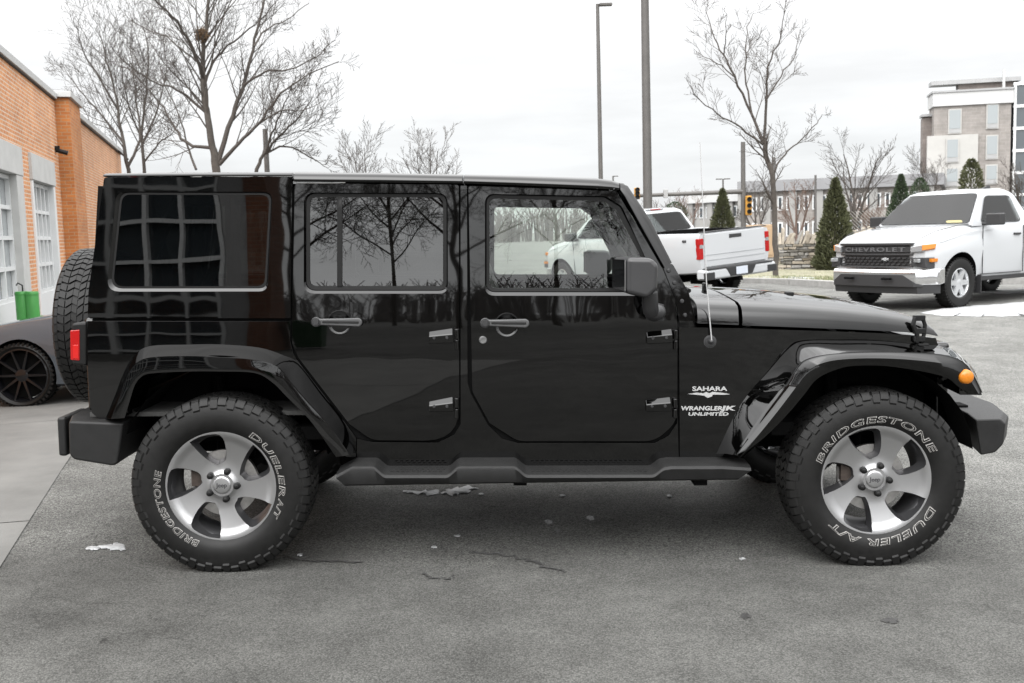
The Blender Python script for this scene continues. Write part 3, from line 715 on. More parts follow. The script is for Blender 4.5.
def shared(bm, m, name, smooth=35):
    bmesh.ops.recalc_face_normals(bm, faces=bm.faces)
    me = bpy.data.meshes.new(name); bm.to_mesh(me); bm.free(); me.materials.append(m)
    me.polygons.foreach_set('use_smooth', [True] * len(me.polygons)); me.set_sharp_from_angle(angle=R(smooth)); return me
TYRE = shared(tyre_bm(True), M_rub, 'tyre', 28); TYRE_SPARE = shared(tyre_bm(False), M_rub, 'tyre', 28)
b = BM(); rg = lathe(b, [(.06, -.03), (.152, -.03), (.152, -.005), (.06, -.005)], 48, 'y', True); DISC = shared(b, M_steel, 'brake_disc')
b = BM(); lathe(b, [(.001, -.035), (.085, -.032), (.09, .0)], 32, 'y'); HUB = shared(b, M_rust, 'hub')
b = BM(); lathe(b, [(.001, -.100), (.008, -.0995), (.0125, -.096), (.015, -.086), (.016, -.066)], 12, 'y'); LUG = shared(b, M_seal, 'lug_nut', 50)
b = BM(); lathe(b, [(.001, -.0865), (.032, -.0865), (.037, -.0855), (.040, -.083), (.041, -.076)], 32, 'y'); CAP = shared(b, M_silver, 'centre_cap', 30)
t = text_mesh('Jeep', .028, .1, .0006); b = BM(); bm_add(b, t, lambda c: Vector((c.x, -.0880 if c.z > 0 else -.086, c.y))); CAPLOGO = shared(b, M_pocket, 'cap_logo')
b = BM(); box(b, (-.105, -.02, .06), (.08, .07, .14)); CALIPER = shared(b, M_rust, 'brake_caliper')
def letters(tx):
    a, i = BM(), BM()
    for args in tx: arc_text(a, i, *args)
    return shared(a, M_white_let, 'lettering_outline', 30), shared(i, M_rub, 'lettering_face', 30)
LET_F = letters([('BRIDGESTONE', 134, -5, .281, .032), ('DUELER A/T', 112, 172, .281, .031)])
LET_R = letters([('BRIDGESTONE', 84, 244, .280, .029), ('DUELER', 69, 65.5, .280, .029), ('A/T', 19, 111, .280, .027)])
def wheel(loc, rz, let, tyre=TYRE, brakes=True, roll=0, rot=None):
    w = bpy.data.objects.new('wheel', None); COL.objects.link(w); w.parent = suv; w.location = loc; w.rotation_euler = rot or (0, 0, rz)
    ch = [('tyre', tyre, 0), ('rim', RIM, roll), ('rim_barrel', BARREL, 0), ('centre_cap', CAP, 0), ('cap_logo', CAPLOGO, roll)]
    if let: ch += [('lettering_outline', let[0], 0), ('lettering_face', let[1], 0)]
    if brakes: ch += [('brake_disc', DISC, 0), ('hub', HUB, 0), ('brake_caliper', CALIPER, 0)]
    for n_, me, r_ in ch:
        o = bpy.data.objects.new(n_, me); COL.objects.link(o); o.parent = w; o.rotation_euler = (0, r_, 0)
    for k in range(5):
        o = bpy.data.objects.new('lug_nut', LUG); COL.objects.link(o); o.parent = w; a = R(22 + 72 * k) + roll
        o.location = (.0665 * math.sin(a), 0, .0665 * math.cos(a))
    return w
ZH = .3925
wheel((-1.4735, -.786, ZH), 0, LET_R); wheel((1.4735, -.786, ZH), 0, LET_F)
wheel((-1.4735, .786, ZH), math.pi, LET_R); wheel((1.4735, .786, ZH), math.pi, LET_F)
xs = xg - .215
wheel((xs, .02, 1.045), 0, LET_R, TYRE_SPARE, False, 0, (0, 0, -math.pi / 2))
bm = BM(); box(bm, (xg - .06, .02, 1.045), (.16, .3, .3)); obj('spare_carrier', bm, M_dark, suv)

# wheel wells, underbody, running gear
for x in (-1.4735, 1.4735):
    for s in (-1, 1):
        bm = BM(); rows = []
        for k in range(15):
            t = R(4 + 172 * k / 14); r_ = .47
            rows.append([Vector((x + r_ * math.cos(t), s * y, ZH + .09 + min(.43, r_ * .92 * math.sin(t)))) for y in (.80, .45)])
        loft(bm, rows); vs = [r[1] for r in rows]; bm.faces.new([bm.verts.new(v) for v in vs]); obj('wheel_well', bm, M_dark, suv)
    bm = BM(); tube(bm, [(x, -.7, ZH), (x, .7, ZH)], .045, 12); sphere(bm, (x, .12, ZH), .14, (1, 1, .95)); obj('axle', bm, M_dark, suv)
    for s in (-1, 1): bm = BM(); tube(bm, [(x - .08, s * .52, ZH), (x - .10, s * .50, ZH + .45)], .03, 8); obj('shock_absorber', bm, M_dark, suv); bm = BM(); tube(bm, [(x, s * .48, ZH + .05), (x, s * .48, ZH + .38)], .06, 12); obj('spring', bm, M_dark, suv)
bm = BM()
for s in (-1, 1): box(bm, (0, s * .42, .53), (4.0, .09, .13))
for x in (-1.9, -.9, .1, .8, 1.85): box(bm, (x, 0, .53), (.10, .8, .10))
obj('chassis_frame', bm, M_dark, suv)
bm = BM(); box(bm, (-.1, 0, .60), (3.2, 1.45, .06)); obj('floor_pan', bm, M_dark, suv)
bm = BM(); box(bm, (-.35, .1, .40), (.75, .8, .16)); box(bm, (.45, 0, .44), (.5, .35, .2)); box(bm, (-.85, -.25, .42), (.35, .3, .14)); obj('skid_plate', bm, M_dark, suv, bev=.03)
bm = BM(); tube(bm, [(.8, .3, .43), (-.9, .35, .43), (-1.1, .3, .6), (-1.9, .35, .6), (-2.1, .4, .52)], .03, 8); box(bm, (-1.85, .1, .52), (.2, .6, .18)); obj('exhaust', bm, M_rust, suv)
q = jl(769, 448, -.6); bm = BM(); sphere(bm, q, .03, (1.2, .5, .35)); obj('tow_hook', bm, M_lamp, suv)

# interior
bm = BM(); box(bm, (.55, 0, 1.00), (.30, 1.42, .24)); dash = obj('dashboard', bm, M_int, suv, bev=.05)
bm = BM(); c = Vector((.28, .36, 1.08)); tl = Matrix.Rotation(R(-62), 3, 'Y')
tube(bm, [c + tl @ Vector((.185 * math.cos(R(a)), .185 * math.sin(R(a)), 0)) for a in range(0, 361, 15)], .017, 8, False)
for a in (0, 120, 240): tube(bm, [c, c + tl @ Vector((.18 * math.cos(R(a)), .18 * math.sin(R(a)), 0))], .016, 6)
tube(bm, [c, c + Vector((.25, 0, -.1))], .03, 8); obj('steering_wheel', bm, M_seal, suv)
def seat(x, y, w):
    bm = BM(); box(bm, (x, y, .84), (.50, w, .16)); s = obj('seat', bm, M_int, suv, bev=.05)
    bm = BM(); hexa(bm, [(x - .28, y - w / 2, .90), (x - .14, y - w / 2, .88), (x - .14, y + w / 2, .88), (x - .28, y + w / 2, .90), (x - .42, y - w / 2.3, 1.38), (x - .32, y - w / 2.3, 1.40), (x - .32, y + w / 2.3, 1.40), (x - .42, y + w / 2.3, 1.38)]); obj('seat_back', bm, M_int, s, bev=.04)
    for yy in ([y] if w < .8 else [y - .38, y + .38]):
        bm = BM(); box(bm, (x - .40, yy, 1.50), (.09, .25, .15)); tube(bm, [(x - .38, yy - .06, 1.35), (x - .39, yy - .06, 1.45)], .007, 6); tube(bm, [(x - .38, yy + .06, 1.35), (x - .39, yy + .06, 1.45)], .007, 6); obj('headrest', bm, M_int, s, bev=.03)
seat(.02, -.37, .5); seat(.02, .37, .5); seat(-.85, 0, 1.25)
bm = BM()
for s in (-1, 1):
    tube(bm, [(.62, s * .66, 1.15), (.30, s * .60, 1.68), (-.45, s * .60, 1.70), (-1.7, s * .60, 1.68), (-2.0, s * .62, 1.1)], .035, 8); tube(bm, [(-.47, s * .66, .8), (-.47, s * .60, 1.7)], .035, 8); tube(bm, [(-1.45, s * .66, .9), (-1.45, s * .60, 1.7)], .035, 8)
for x in (-.45, -1.45): tube(bm, [(x, -.6, 1.70), (x, .6, 1.70)], .035, 8)
obj('roll_cage', bm, M_int, suv)
bm = BM(); box(bm, (.33, 0, 1.60), (.03, .24, .07)); tube(bm, [(.33, 0, 1.62), (.40, 0, 1.68)], .012, 6); obj('rear_view_mirror', bm, M_seal, suv, bev=.01)
bm = BM(); box(bm, (-.75, 0, .70), (2.7, 1.5, .02)); obj('cabin_floor', bm, M_int, suv)
# ------------------------------------------------------------------ ground
def sstep(a, b, t): return sm((t - a) / (b - a))
def gh(x, y):
    """height of the paved ground: it falls gently to the right under the suv, dips on the far left, rises on the far right"""
    u = x - .14
    z = -math.tan(TAU) * max(-3.4, min(3.4, u)) * (1 - sstep(7.5, 12, y)) * (1 - sstep(3.5, 9, abs(u))) * sstep(-6, 1, y)
    z -= .13 * math.exp(-((x + 6) ** 2 + (y - 11.5) ** 2) / 14)
    z += .12 * math.exp(-((x - 9) ** 2 + (y - 19) ** 2) / 40)
    z += .10 * math.exp(-((x - 5.6) ** 2 + (y - 25) ** 2) / 3)
    return z
CRW = CR
def wray(px, py): return CRW @ Vector(((px - 512) / FPX, -(py - 341.5) / FPX, -1))
def wp(px, py, Y):
    d = wray(px, py); return Vector((0, 0, CAM_H)) + d * (Y / d.y)
def wg(px, py, up=0):
    d = wray(px, py); z = 0
    for _ in range(6):
        p = Vector((0, 0, CAM_H)) + d * ((z - CAM_H) / d.z); z = gh(p.x, p.y)
    p.z = z + up; return p

def asphalt_mat():
    m = bpy.data.materials.new('asphalt'); m.use_nodes = True; t = m.node_tree; b = t.nodes['Principled BSDF']; L = t.links.new
    c = N(t, 'ShaderNodeTexCoord')
    def noise_(s, d=5, r=.6):
        n = N(t, 'ShaderNodeTexNoise'); n.inputs['Scale'].default_value = s; n.inputs['Detail'].default_value = d; n.inputs['Roughness'].default_value = r; L(c.outputs['Object'], n.inputs['Vector']); return n.outputs[0]
    def rng(src, a, b_, lo, hi):
        r = N(t, 'ShaderNodeMapRange'); r.inputs[1].default_value = a; r.inputs[2].default_value = b_; r.inputs[3].default_value = lo; r.inputs[4].default_value = hi; L(src, r.inputs[0]); return r.outputs[0]
    def mult(a, b_):
        x = N(t, 'ShaderNodeMath', operation='MULTIPLY'); L(a, x.inputs[0]); L(b_, x.inputs[1]); return x.outputs[0]
    v = N(t, 'ShaderNodeTexVoronoi'); v.inputs['Scale'].default_value = 150; L(c.outputs['Object'], v.inputs['Vector'])
    sp = N(t, 'ShaderNodeSeparateColor'); L(v.outputs['Color'], sp.inputs[0])
    stones0 = rng(sp.outputs[0], 0, 1, .45, 1.66)
    gaps = rng(v.outputs['Distance'], .25, .75, 1.0, .55)
    fine = rng(noise_(420, 2), .3, .7, .75, 1.25)
    big = rng(noise_(.35, 4), .3, .7, .74, 1.22)
    mid = rng(noise_(2.4, 8, .7), .32, .70, .74, 1.20)
    # worn, tar-dark patches with ragged edges, and thin cracks
    patch = rng(noise_(.9, 9, .68), .60, .68, 1.0, .72)
    spots = rng(noise_(5.5, 6, .6), .70, .745, 1.0, .45)
    wpn = N(t, 'ShaderNodeTexNoise'); wpn.inputs['Scale'].default_value = 1.3; wpn.inputs['Detail'].default_value = 6; L(c.outputs['Object'], wpn.inputs['Vector'])
    wa = N(t, 'ShaderNodeVectorMath', operation='MULTIPLY_ADD'); wa.inputs[1].default_value = (.9, .9, .9); L(wpn.outputs['Color'], wa.inputs[0]); L(c.outputs['Object'], wa.inputs[2])
    vc = N(t, 'ShaderNodeTexVoronoi', feature='DISTANCE_TO_EDGE'); vc.inputs['Scale'].default_value = .28; L(wa.outputs[0], vc.inputs['Vector'])
    crack = rng(vc.outputs['Distance'], .0005, .0020, .80, 1.0)
    # the strip nearest the photographer was sealed later: smoother and darker, with a ragged joint
    sx = N(t, 'ShaderNodeSeparateXYZ'); L(wa.outputs[0], sx.inputs[0])
    seal = rng(sx.outputs[1], 5.0, 5.45, .80, 1.10); side = rng(sx.outputs[0], .5, 7.0, 1.0, 1.36); fine = mult(fine, mult(seal, side))
    sharp = rng(sx.outputs[1], 5.0, 5.45, .48, 1.0); one = N(t, 'ShaderNodeMixRGB'); one.inputs[1].default_value = (1, 1, 1, 1); L(sharp, one.inputs[0]); L(stones0, one.inputs[2]); stones = one.outputs[0]
    k = mult(mult(mult(stones, gaps), mult(fine, big)), mult(mult(mid, patch), mult(spots, crack)))
    s = N(t, 'ShaderNodeVectorMath', operation='SCALE'); s.inputs[0].default_value = (.122, .1215, .115); L(k, s.inputs['Scale']); L(s.outputs[0], b.inputs['Base Color'])
    b.inputs['Specular IOR Level'].default_value = .10; L(rng(noise_(1.1, 5), .3, .7, .62, .9), b.inputs['Roughness'])
    bp = N(t, 'ShaderNodeBump'); bp.inputs['Strength'].default_value = .55; bp.inputs['Distance'].default_value = .004; L(mult(stones, gaps), bp.inputs['Height']); L(bp.outputs[0], b.inputs['Normal'])
    return m
M_asph = asphalt_mat()
M_conc = mat('old_concrete', (.118, .117, .111), .85, var=.22, vscale=1.6, bump=.3, bscale=120)
M_curb = mat('curb_concrete', (.25, .245, .235), .85, var=.2, vscale=8)
M_snow = mat('old_snow', (.36, .365, .37), .7, var=.35, vscale=22, bump=.5, bscale=40)
def axis_vals(near, far, n1, n2):
    a = [-near + 2 * near * i / n1 for i in range(n1 + 1)]
    o = [near * (far / near) ** (i / n2) for i in range(1, n2 + 1)]
    return [-v for v in o[::-1]] + a + o
gx, gy = axis_vals(14, 900, 56, 14), [-900, -300, -100, -50, -30] + [-20 + i * .75 for i in range(68)] + [32, 36, 42, 50, 65, 90, 150, 300, 900]
bm = BM(); loft(bm, [[Vector((x, y, gh(x, y))) for x in gx] for y in gy]); bm.normal_update()
for f in bm.faces:
    if f.normal.z < 0: f.normal_flip()
tag(obj('ground', bm, M_asph), 'grey speckled asphalt of the car park', kind='structure')
# concrete apron in front of the brick building, in cast slabs with open joints
apron = empty('concrete_apron'); tag(apron, 'pale worn concrete apron by the brick building', kind='structure')
E0, ED = Vector((-2.52, 5.2, 0)), Vector((-.275, .961, 0)); EN = Vector((-.961, -.275, 0))
def slab(u0, u1, v0, v1):
    bm = BM(); nu, nv = max(2, int((u1 - u0) / .7)), max(2, int((v1 - v0) / .7)); rows = []
    for i in range(nu + 1):
        r = []
        for j in range(nv + 1):
            p = E0 + ED * (u0 + (u1 - u0) * i / nu) + EN * (v0 + (v1 - v0) * j / nv); r.append(Vector((p.x, p.y, gh(p.x, p.y) + .005)))
        rows.append(r)
    loft(bm, rows); bm.normal_update()
    for f in bm.faces:
        if f.normal.z < 0: f.normal_flip()
    o = obj('slab', bm, M_conc, apron)
us = [-9.6, -6.2, -2.8, .32, 4.2, 8.2, 12.2, 16.2, 20.2, 26]; vs_ = [0.0, 3.4, 6.9, 11]
for a, b in zip(us, us[1:]):
    for c, d in zip(vs_, vs_[1:]): slab(a + .007, b - .007, c + .007, d - .007)

# ------------------------------------------------------------------ brick, stone and other building materials
def brick_mat(name, c1, c2, mortar, scale=1.0, bw=.21, bh=.072, ms=.010, rough=.85, seedv=0):
    m = bpy.data.materials.new(name); m.use_nodes = True; t = m.node_tree; b = t.nodes['Principled BSDF']; L = t.links.new
    c = N(t, 'ShaderNodeTexCoord'); s = N(t, 'ShaderNodeSeparateXYZ'); L(c.outputs['Object'], s.inputs[0])
    a = N(t, 'ShaderNodeMath', operation='ADD'); L(s.outputs[0], a.inputs[0]); L(s.outputs[1], a.inputs[1])
    cm = N(t, 'ShaderNodeCombineXYZ'); L(a.outputs[0], cm.inputs[0]); L(s.outputs[2], cm.inputs[1]); cm.inputs[2].default_value = seedv
    k = N(t, 'ShaderNodeTexBrick'); L(cm.outputs[0], k.inputs['Vector']); k.inputs['Scale'].default_value = scale
    k.inputs['Color1'].default_value = (*c1, 1); k.inputs['Color2'].default_value = (*c2, 1); k.inputs['Mortar'].default_value = (*mortar, 1)
    k.inputs['Mortar Size'].default_value = ms; k.inputs['Brick Width'].default_value = bw; k.inputs['Row Height'].default_value = bh; k.inputs['Bias'].default_value = -.1; k.inputs['Mortar Smooth'].default_value = .2
    n = N(t, 'ShaderNodeTexNoise'); n.inputs['Scale'].default_value = 1.2; n.inputs['Detail'].default_value = 8; n.inputs['Roughness'].default_value = .7; L(c.outputs['Object'], n.inputs['Vector'])
    r = N(t, 'ShaderNodeMapRange'); r.inputs[1].default_value = .3; r.inputs[2].default_value = .7; r.inputs[3].default_value = .78; r.inputs[4].default_value = 1.2; L(n.outputs[0], r.inputs[0])
    x = N(t, 'ShaderNodeMixRGB', blend_type='MULTIPLY'); x.inputs[0].default_value = 1; L(k.outputs['Color'], x.inputs[1]); L(r.outputs[0], x.inputs[2]); L(x.outputs[0], b.inputs['Base Color'])
    b.inputs['Roughness'].default_value = rough
    bp = N(t, 'ShaderNodeBump'); bp.invert = True; bp.inputs['Strength'].default_value = .6; bp.inputs['Distance'].default_value = .01; L(k.outputs['Fac'], bp.inputs['Height']); L(bp.outputs[0], b.inputs['Normal'])
    return m
M_brick = brick_mat('orange_brick', (.56, .245, .095), (.44, .165, .058), (.54, .42, .32), bw=.23, bh=.078, ms=.013)
M_brick_shade = brick_mat('shaded_orange_brick', (.44, .165, .045), (.34, .11, .03), (.36, .22, .12), bw=.23, bh=.078, ms=.010, seedv=.3)  # orange brick with the shade on the pilaster face put into its colour
M_coping = mat('metal_coping', (.28, .28, .28), .5, var=.08, vscale=2)
M_shopcap = mat('pale_metal_coping', (.40, .40, .395), .5, var=.08, vscale=2)
M_cem = mat('pale_cast_stone', (.42, .42, .41), .8, var=.08, vscale=3)
M_frame = mat('white_aluminium', (.60, .61, .61), .4)
M_bglass = mat('dark_window_glass', (.045, .055, .062), .04, ior=1.7)
M_bglass2 = mat('pale_window_glass', (.24, .26, .265), .05, ior=1.6)
M_green = mat('green_plastic', (.05, .24, .05), .4, var=.1)
M_steelpole = mat('bronze_pole_paint', (.085, .08, .075), .5, .2, var=.12, vscale=3)

# brick service building on the left: local x runs along its wall away from the camera, local -y faces the car park
BA = math.atan2(.966, -.26)
shop = empty('brick_building', (-8.2, 16.8, 0), BA, 'orange brick building with white-framed bay doors and grey coping', 'building')
def sbox(name, x0, x1, y0, y1, z0, z1, m, bev=.0, parent=None):
    bm = BM(); box(bm, ((x0 + x1) / 2, (y0 + y1) / 2, (z0 + z1) / 2), (x1 - x0, y1 - y0, z1 - z0)); return obj(name, bm, m, parent or shop, 35, bev or None)
# solid runs of brick round the openings, butted end to end
for x0, x1, z0, z1 in ((-12, -2.6, 0, 3.28), (2.75, 3.75, 0, 3.28), (6.6, 23, 0, 3.28), (-12, 23, 3.28, 4.78)):
    sbox('wall', x0, x1, 0, .35, z0, z1, M_brick)
sbox('wall', 23.004, 23.35, 0, 12, 0, 4.78, M_brick)
sbox('pilaster', 7.7, 9.6, -.30, -.002, 0, 4.83, M_brick_shade)
sbox('coping', -12, 7.6, -.07, .42, 4.78, 4.92, M_shopcap, .01); sbox('coping', 7.603, 9.7, -.37, .42, 4.835, 4.97, M_shopcap, .01); sbox('coping', 9.703, 23.5, -.10, .42, 4.78, 4.92, M_shopcap, .01)
sbox('coping_shadow_strip', -12, 7.6, -.03, -.002, 4.75, 4.775, M_seal); sbox('coping_shadow_strip', 9.7, 23.3, -.05, -.002, 4.75, 4.775, M_seal)  # dark strips standing in for the shadow line under the coping
sbox('roof', -12, 23, .36, 12, 4.5, 4.6, M_coping)
def bay(x0, x1, ncol, nrow, jamb, lint):
    sbox('lintel', x0 - .02, x1 + .02, -.06, .2, lint, 3.30, M_cem, .01)
    if jamb:
        sbox('jamb', x1 - jamb, x1, -.05, .3, 0, lint, M_cem, .01); x1 -= jamb
    else:
        sbox('jamb', x1 - .22, x1, -.04, .3, 0, lint, M_frame, .01); x1 -= .22
        sbox('jamb', x0, x0 + .14, -.04, .3, 0, lint, M_frame, .01); x0 += .14
    d = sbox('bay_door', x0, x1, .16, .20, 0, lint, M_bglass if not jamb else M_bglass2)
    for i in range(ncol + 1):
        x = x0 + (x1 - x0) * i / ncol; sbox('mullion', x - .035, x + .035, .08, .157, 0, lint, M_frame, 0, d)
    for j in range(nrow + 1):
        z = .05 + (lint - .1) * j / nrow; sbox('rail', x0, x1, .085, .156, z - .035, z + .035, M_frame, 0, d)
    sbox('bottom_panel', x0, x1, .07, .155, 0, .55, M_frame, 0, d)
bay(-2.6, 2.75, 5, 5, .62, 2.78); bay(3.75, 6.6, 5, 5, 0, 2.78)
bm = BM(); tube(bm, [(7.25, -.02, 3.62), (7.25, -.26, 3.55)], .05, 8); box(bm, (7.25, -.05, 3.66), (.1, .1, .1)); obj('security_camera', bm, M_seal, shop)
bm = BM(); box(bm, (10.8, -.05, 4.28), (.16, .1, .1)); obj('wall_vent', bm, M_seal, shop, bev=.02)
bm = BM(); box(bm, (20, -.04, 3.35), (.5, .08, .35)); obj('wall_light', bm, M_cem, shop, bev=.02)
# two green canisters by the bay
for i, (px, lab) in enumerate(((21.5, 'left green canister with a black spout, by the brick building'), (31.5, 'right green canister without a spout, by the brick building'))):
    p = wp(px, 291.5, 17.2); cn = empty('canister', (p.x, p.y, 0), 0, lab, 'canister', 'green canisters')
    h = p.z; bm = BM(); rg = lathe(bm, [(.085, 0), (.10, .03), (.105, h * .5), (.105, h - .05), (.095, h - .01)], 20, 'z'); cap(bm, rg[0][::-1]); cap(bm, rg[-1]); obj('drum', bm, M_green, cn, 40, recalc=True)
    bm = BM(); lathe(bm, [(.108, h - .06), (.112, h - .03), (.10, h), (.001, h + .005)], 20, 'z'); obj('lid', bm, M_green, cn, 40, recalc=True)
    if i == 0:
        bm = BM(); tube(bm, [(.02, 0, h), (.02, 0, h + .10), (-.05, 0, h + .14), (-.08, 0, h + .10)], .012, 6); obj('spout', bm, M_seal, cn)

# ------------------------------------------------------------------ lamp posts, signals
def pole(px, ytop, Y, r0, r1, ztop=None, head=None, label='', pxb=None):
    t = wp(px, ytop, Y); z = ztop or t.z
    o = empty('street_lamp', (t.x, Y, 0), 0, label, 'street lamp')
    bm = BM(); tube(bm, [(0, 0, 0), (0, 0, z * .5), (0, 0, z)], [r0, (r0 + r1) / 2, r1], 12); obj('post', bm, M_steelpole, o, 50)
    bm = BM(); lathe(bm, [(.32, 0), (.32, .5), (.30, .55), (.001, .56)], 16, 'z'); obj('footing', bm, M_curb, o, 40, recalc=True)
    if head == 'one':
        bm = BM(); box(bm, (.32, 0, z - .03), (.5, .28, .10)); box(bm, (.10, 0, z - .06), (.3, .07, .07)); obj('lamp_head', bm, M_steelpole, o, bev=.02)
    elif head == 'two':
        bm = BM(); box(bm, (.45, 0, z), (.7, .25, .12)); box(bm, (-.45, 0, z), (.7, .25, .12)); obj('lamp_head', bm, M_steelpole, o, bev=.02)
    return o
pole(597.5, 4, 42, .10, .07, None, 'one', 'tall bronze lamp post with a single flat head, above the suv roof')
pole(644, -60, 27, .125, .095, None, 'one', 'thick bronze post rising past the top edge, behind the white pickup cab')
pole(723, 179, 120, .12, .09, None, 'two', 'far double-headed lamp post over the traffic signal arm')
pole(613, 176, 120, .12, .09, None, 'one', 'tiny far lamp post just above the suv windshield')
pole(815.5, 175, 70, .09, .07, None, None, 'thin bare post in front of the long grey building')
pole(774, 157, 60, .09, .07, None, None, 'thin bare post behind the leafless tree trunk')
pole(265, 129, 34, .09, .08, None, None, 'short dark post among the branches of the big leafless tree')
M_sig = mat('signal_yellow', (.42, .20, .02), .5)
t_ = wp(743, 142, 44)
ts = empty('traffic_signal', (t_.x, 44, 0), 0, 'dark traffic signal mast with a long arm and two yellow signals', 'traffic signal')
bm = BM(); tube(bm, [(0, 0, 0), (0, 0, t_.z)], [.11, .09], 12); obj('mast', bm, M_steelpole, ts, 50)
a0, a1 = wp(742, 191.5, 44), wp(618, 196.5, 44)
bm = BM(); tube(bm, [(0, 0, a0.z), (a1.x - a0.x, 0, a1.z)], [.10, .07], 10); arm = obj('signal_arm', bm, M_steelpole, ts, 50)
for px, py, s in ((748.5, 205.5, 1), (637, 193.5, .6)):
    p = wp(px, py, 43.7); q = Vector((p.x - t_.x, p.y - 44, p.z))
    bm = BM(); box(bm, q, (.22, .25, .80 * s)); sg = obj('signal_head', bm, M_sig, ts, bev=.03)
    for k in (-1, 0, 1):
        bm = BM(); lathe(bm, [(.001, -.13), (.075, -.13), (.085, -.2), (.095, -.2), (.095, -.10)], 14, 'y', c=q + Vector((0, 0, k * .25 * s))); obj('signal_lens', bm, M_seal, sg, 50)
bm = BM(); q = wp(666, 193.5, 43.8); box(bm, (q.x - t_.x, -.1, q.z), (.18, .15, .36)); obj('signal_sensor', bm, M_coping, ts, bev=.02)
# ------------------------------------------------------------------ leafless trees, conifers
M_bark = mat('gray_brown_bark', (.055, .047, .04), .9, var=.35, vscale=12)
M_bark2 = mat('pale_bark', (.15, .125, .10), .9, var=.3, vscale=12)
M_twig = mat('brown_twigs', (.050, .042, .036), .9)
M_redtwig = mat('reddish_twigs', (.125, .085, .068), .9)
class Tubes:
    def __init__(s): s.v = []; s.f = []
    def add(s, pts, rad, n):
        side = None; base = len(s.v)
        for i, p in enumerate(pts):
            d = pts[min(i + 1, len(pts) - 1)] - pts[max(i - 1, 0)]
            if d.length < 1e-9: d = Vector((0, 0, 1))
            d.normalize()
            if side is None: side = d.orthogonal().normalized()
            side = side - d * side.dot(d)
            side = side.normalized() if side.length > 1e-6 else d.orthogonal().normalized()
            up = d.cross(side)
            for k in range(n):
                a = 2 * math.pi * k / n; s.v.append(tuple(p + (side * math.cos(a) + up * math.sin(a)) * rad[i]))
        for i in range(len(pts) - 1):
            for k in range(n):
                a = base + i * n + k; b = base + i * n + (k + 1) % n; s.f.append((a, b, b + n, a + n))
    def build(s, name, m, parent):
        me = bpy.data.meshes.new(name); me.from_pydata(s.v, [], s.f); me.update()
        return link(name, me, parent, m, 60)
def rvec(rnd): 
    v = Vector((rnd.gauss(0, 1), rnd.gauss(0, 1), rnd.gauss(0, 1))); return v.normalized()
def branch(T, rnd, p, d, L, r, lev, maxlev, up=.12, wig=.16, kids=6, rmin=.004, spread=.85, minl=.12):
    n = max(4, int(L / .25)) if lev < 2 else 4
    n = min(n, 12); pts = [p.copy()]; q = p.copy(); dd = d.copy()
    for i in range(n):
        dd = (dd + rvec(rnd) * wig + Vector((0, 0, up * .35))).normalized(); q = q + dd * (L / n); pts.append(q.copy())
    rad = [max(rmin, r * (1 - .75 * i / n)) for i in range(n + 1)]
    T.add(pts, rad, 6 if lev == 0 else (4 if r > .02 else 3))
    if lev >= maxlev: return
    for k in range(kids):
        t = .22 + .76 * (k + rnd.random() * .8) / kids
        i = min(n - 1, int(t * n)); a = pts[i].lerp(pts[i + 1], t * n - i)
        ax = (pts[i + 1] - pts[i]).normalized(); side = (rvec(rnd) - ax * 0).cross(ax)
        if side.length < .05: continue
        nd = (ax * (1 - spread * .45) + side.normalized() * spread + Vector((0, 0, up))).normalized()
        l2 = L * (.34 + .34 * rnd.random()) * (1.1 - .5 * t)
        if l2 < minl: continue
        branch(T, rnd, a, nd, l2, max(rmin, rad[i] * .52), lev + 1, maxlev, up, wig * 1.1, max(3, kids - 1), rmin, spread, minl)
def tree_from_limbs(name_label, Y, limbs, seed, kids=7, tw=1.0, rmin=.005, mat_b=M_bark, group=None, maxlev=3, depth=1.0, base=None):
    """limbs: (list of picture points, start radius m, end radius m, depth drift m); the first is the trunk"""
    rnd = random.Random(seed)
    p0 = wp(*limbs[0][0][0], Y); root = empty('leafless_tree', (p0.x, Y, 0), 0, name_label, 'tree', group)
    TT, TC = Tubes(), Tubes(); O = Vector((p0.x, Y, 0))
    for li, (px, r0, r1, dr) in enumerate(limbs):
        n = len(px); pts = []
        for i, q in enumerate(px):
            y = Y + dr * depth * (i / max(1, n - 1)) ** 1.2; pts.append(wp(q[0], q[1], y) - O)
        if li == 0: pts = [Vector((pts[0].x, pts[0].y, -.1))] + pts
        pts = crom(pts, 4); m = len(pts)
        pts = [p + (rvec(rnd) * .03 if 2 < i < m - 1 else Vector()) for i, p in enumerate(pts)]
        rad = [r0 + (r1 - r0) * (i / (m - 1)) ** .8 for i in range(m)]
        (TT if li == 0 else TC).add(pts, rad, 10 if li == 0 else 7)
        tot = sum((b - a).length for a, b in zip(pts, pts[1:]))
        cnt = int(kids * (tot / 3.0 + .6)); 
        for k in range(cnt):
            t = (.42 if li == 0 else .12) + (.58 if li == 0 else .88) * (k + rnd.random()) / cnt; i = min(m - 2, int(t * (m - 1))); a = pts[i].lerp(pts[i + 1], t * (m - 1) - i)
            ax = (pts[i + 1] - pts[i]).normalized(); side = rvec(rnd).cross(ax)
            if side.length < .1: continue
            nd = (ax * .75 + side.normalized() * .70 + Vector((0, 0, .22))).normalized()
            branch(TC, rnd, a, nd, tot * rnd.uniform(.22, .46) * (1.15 - .6 * t) * tw, min(rad[i] * .42, .03), 1, maxlev, .14, .08, 6, rmin, .72)
    TT.build('trunk', mat_b, root); TC.build('branches', M_twig if mat_b is M_bark else mat_b, root)
    return root
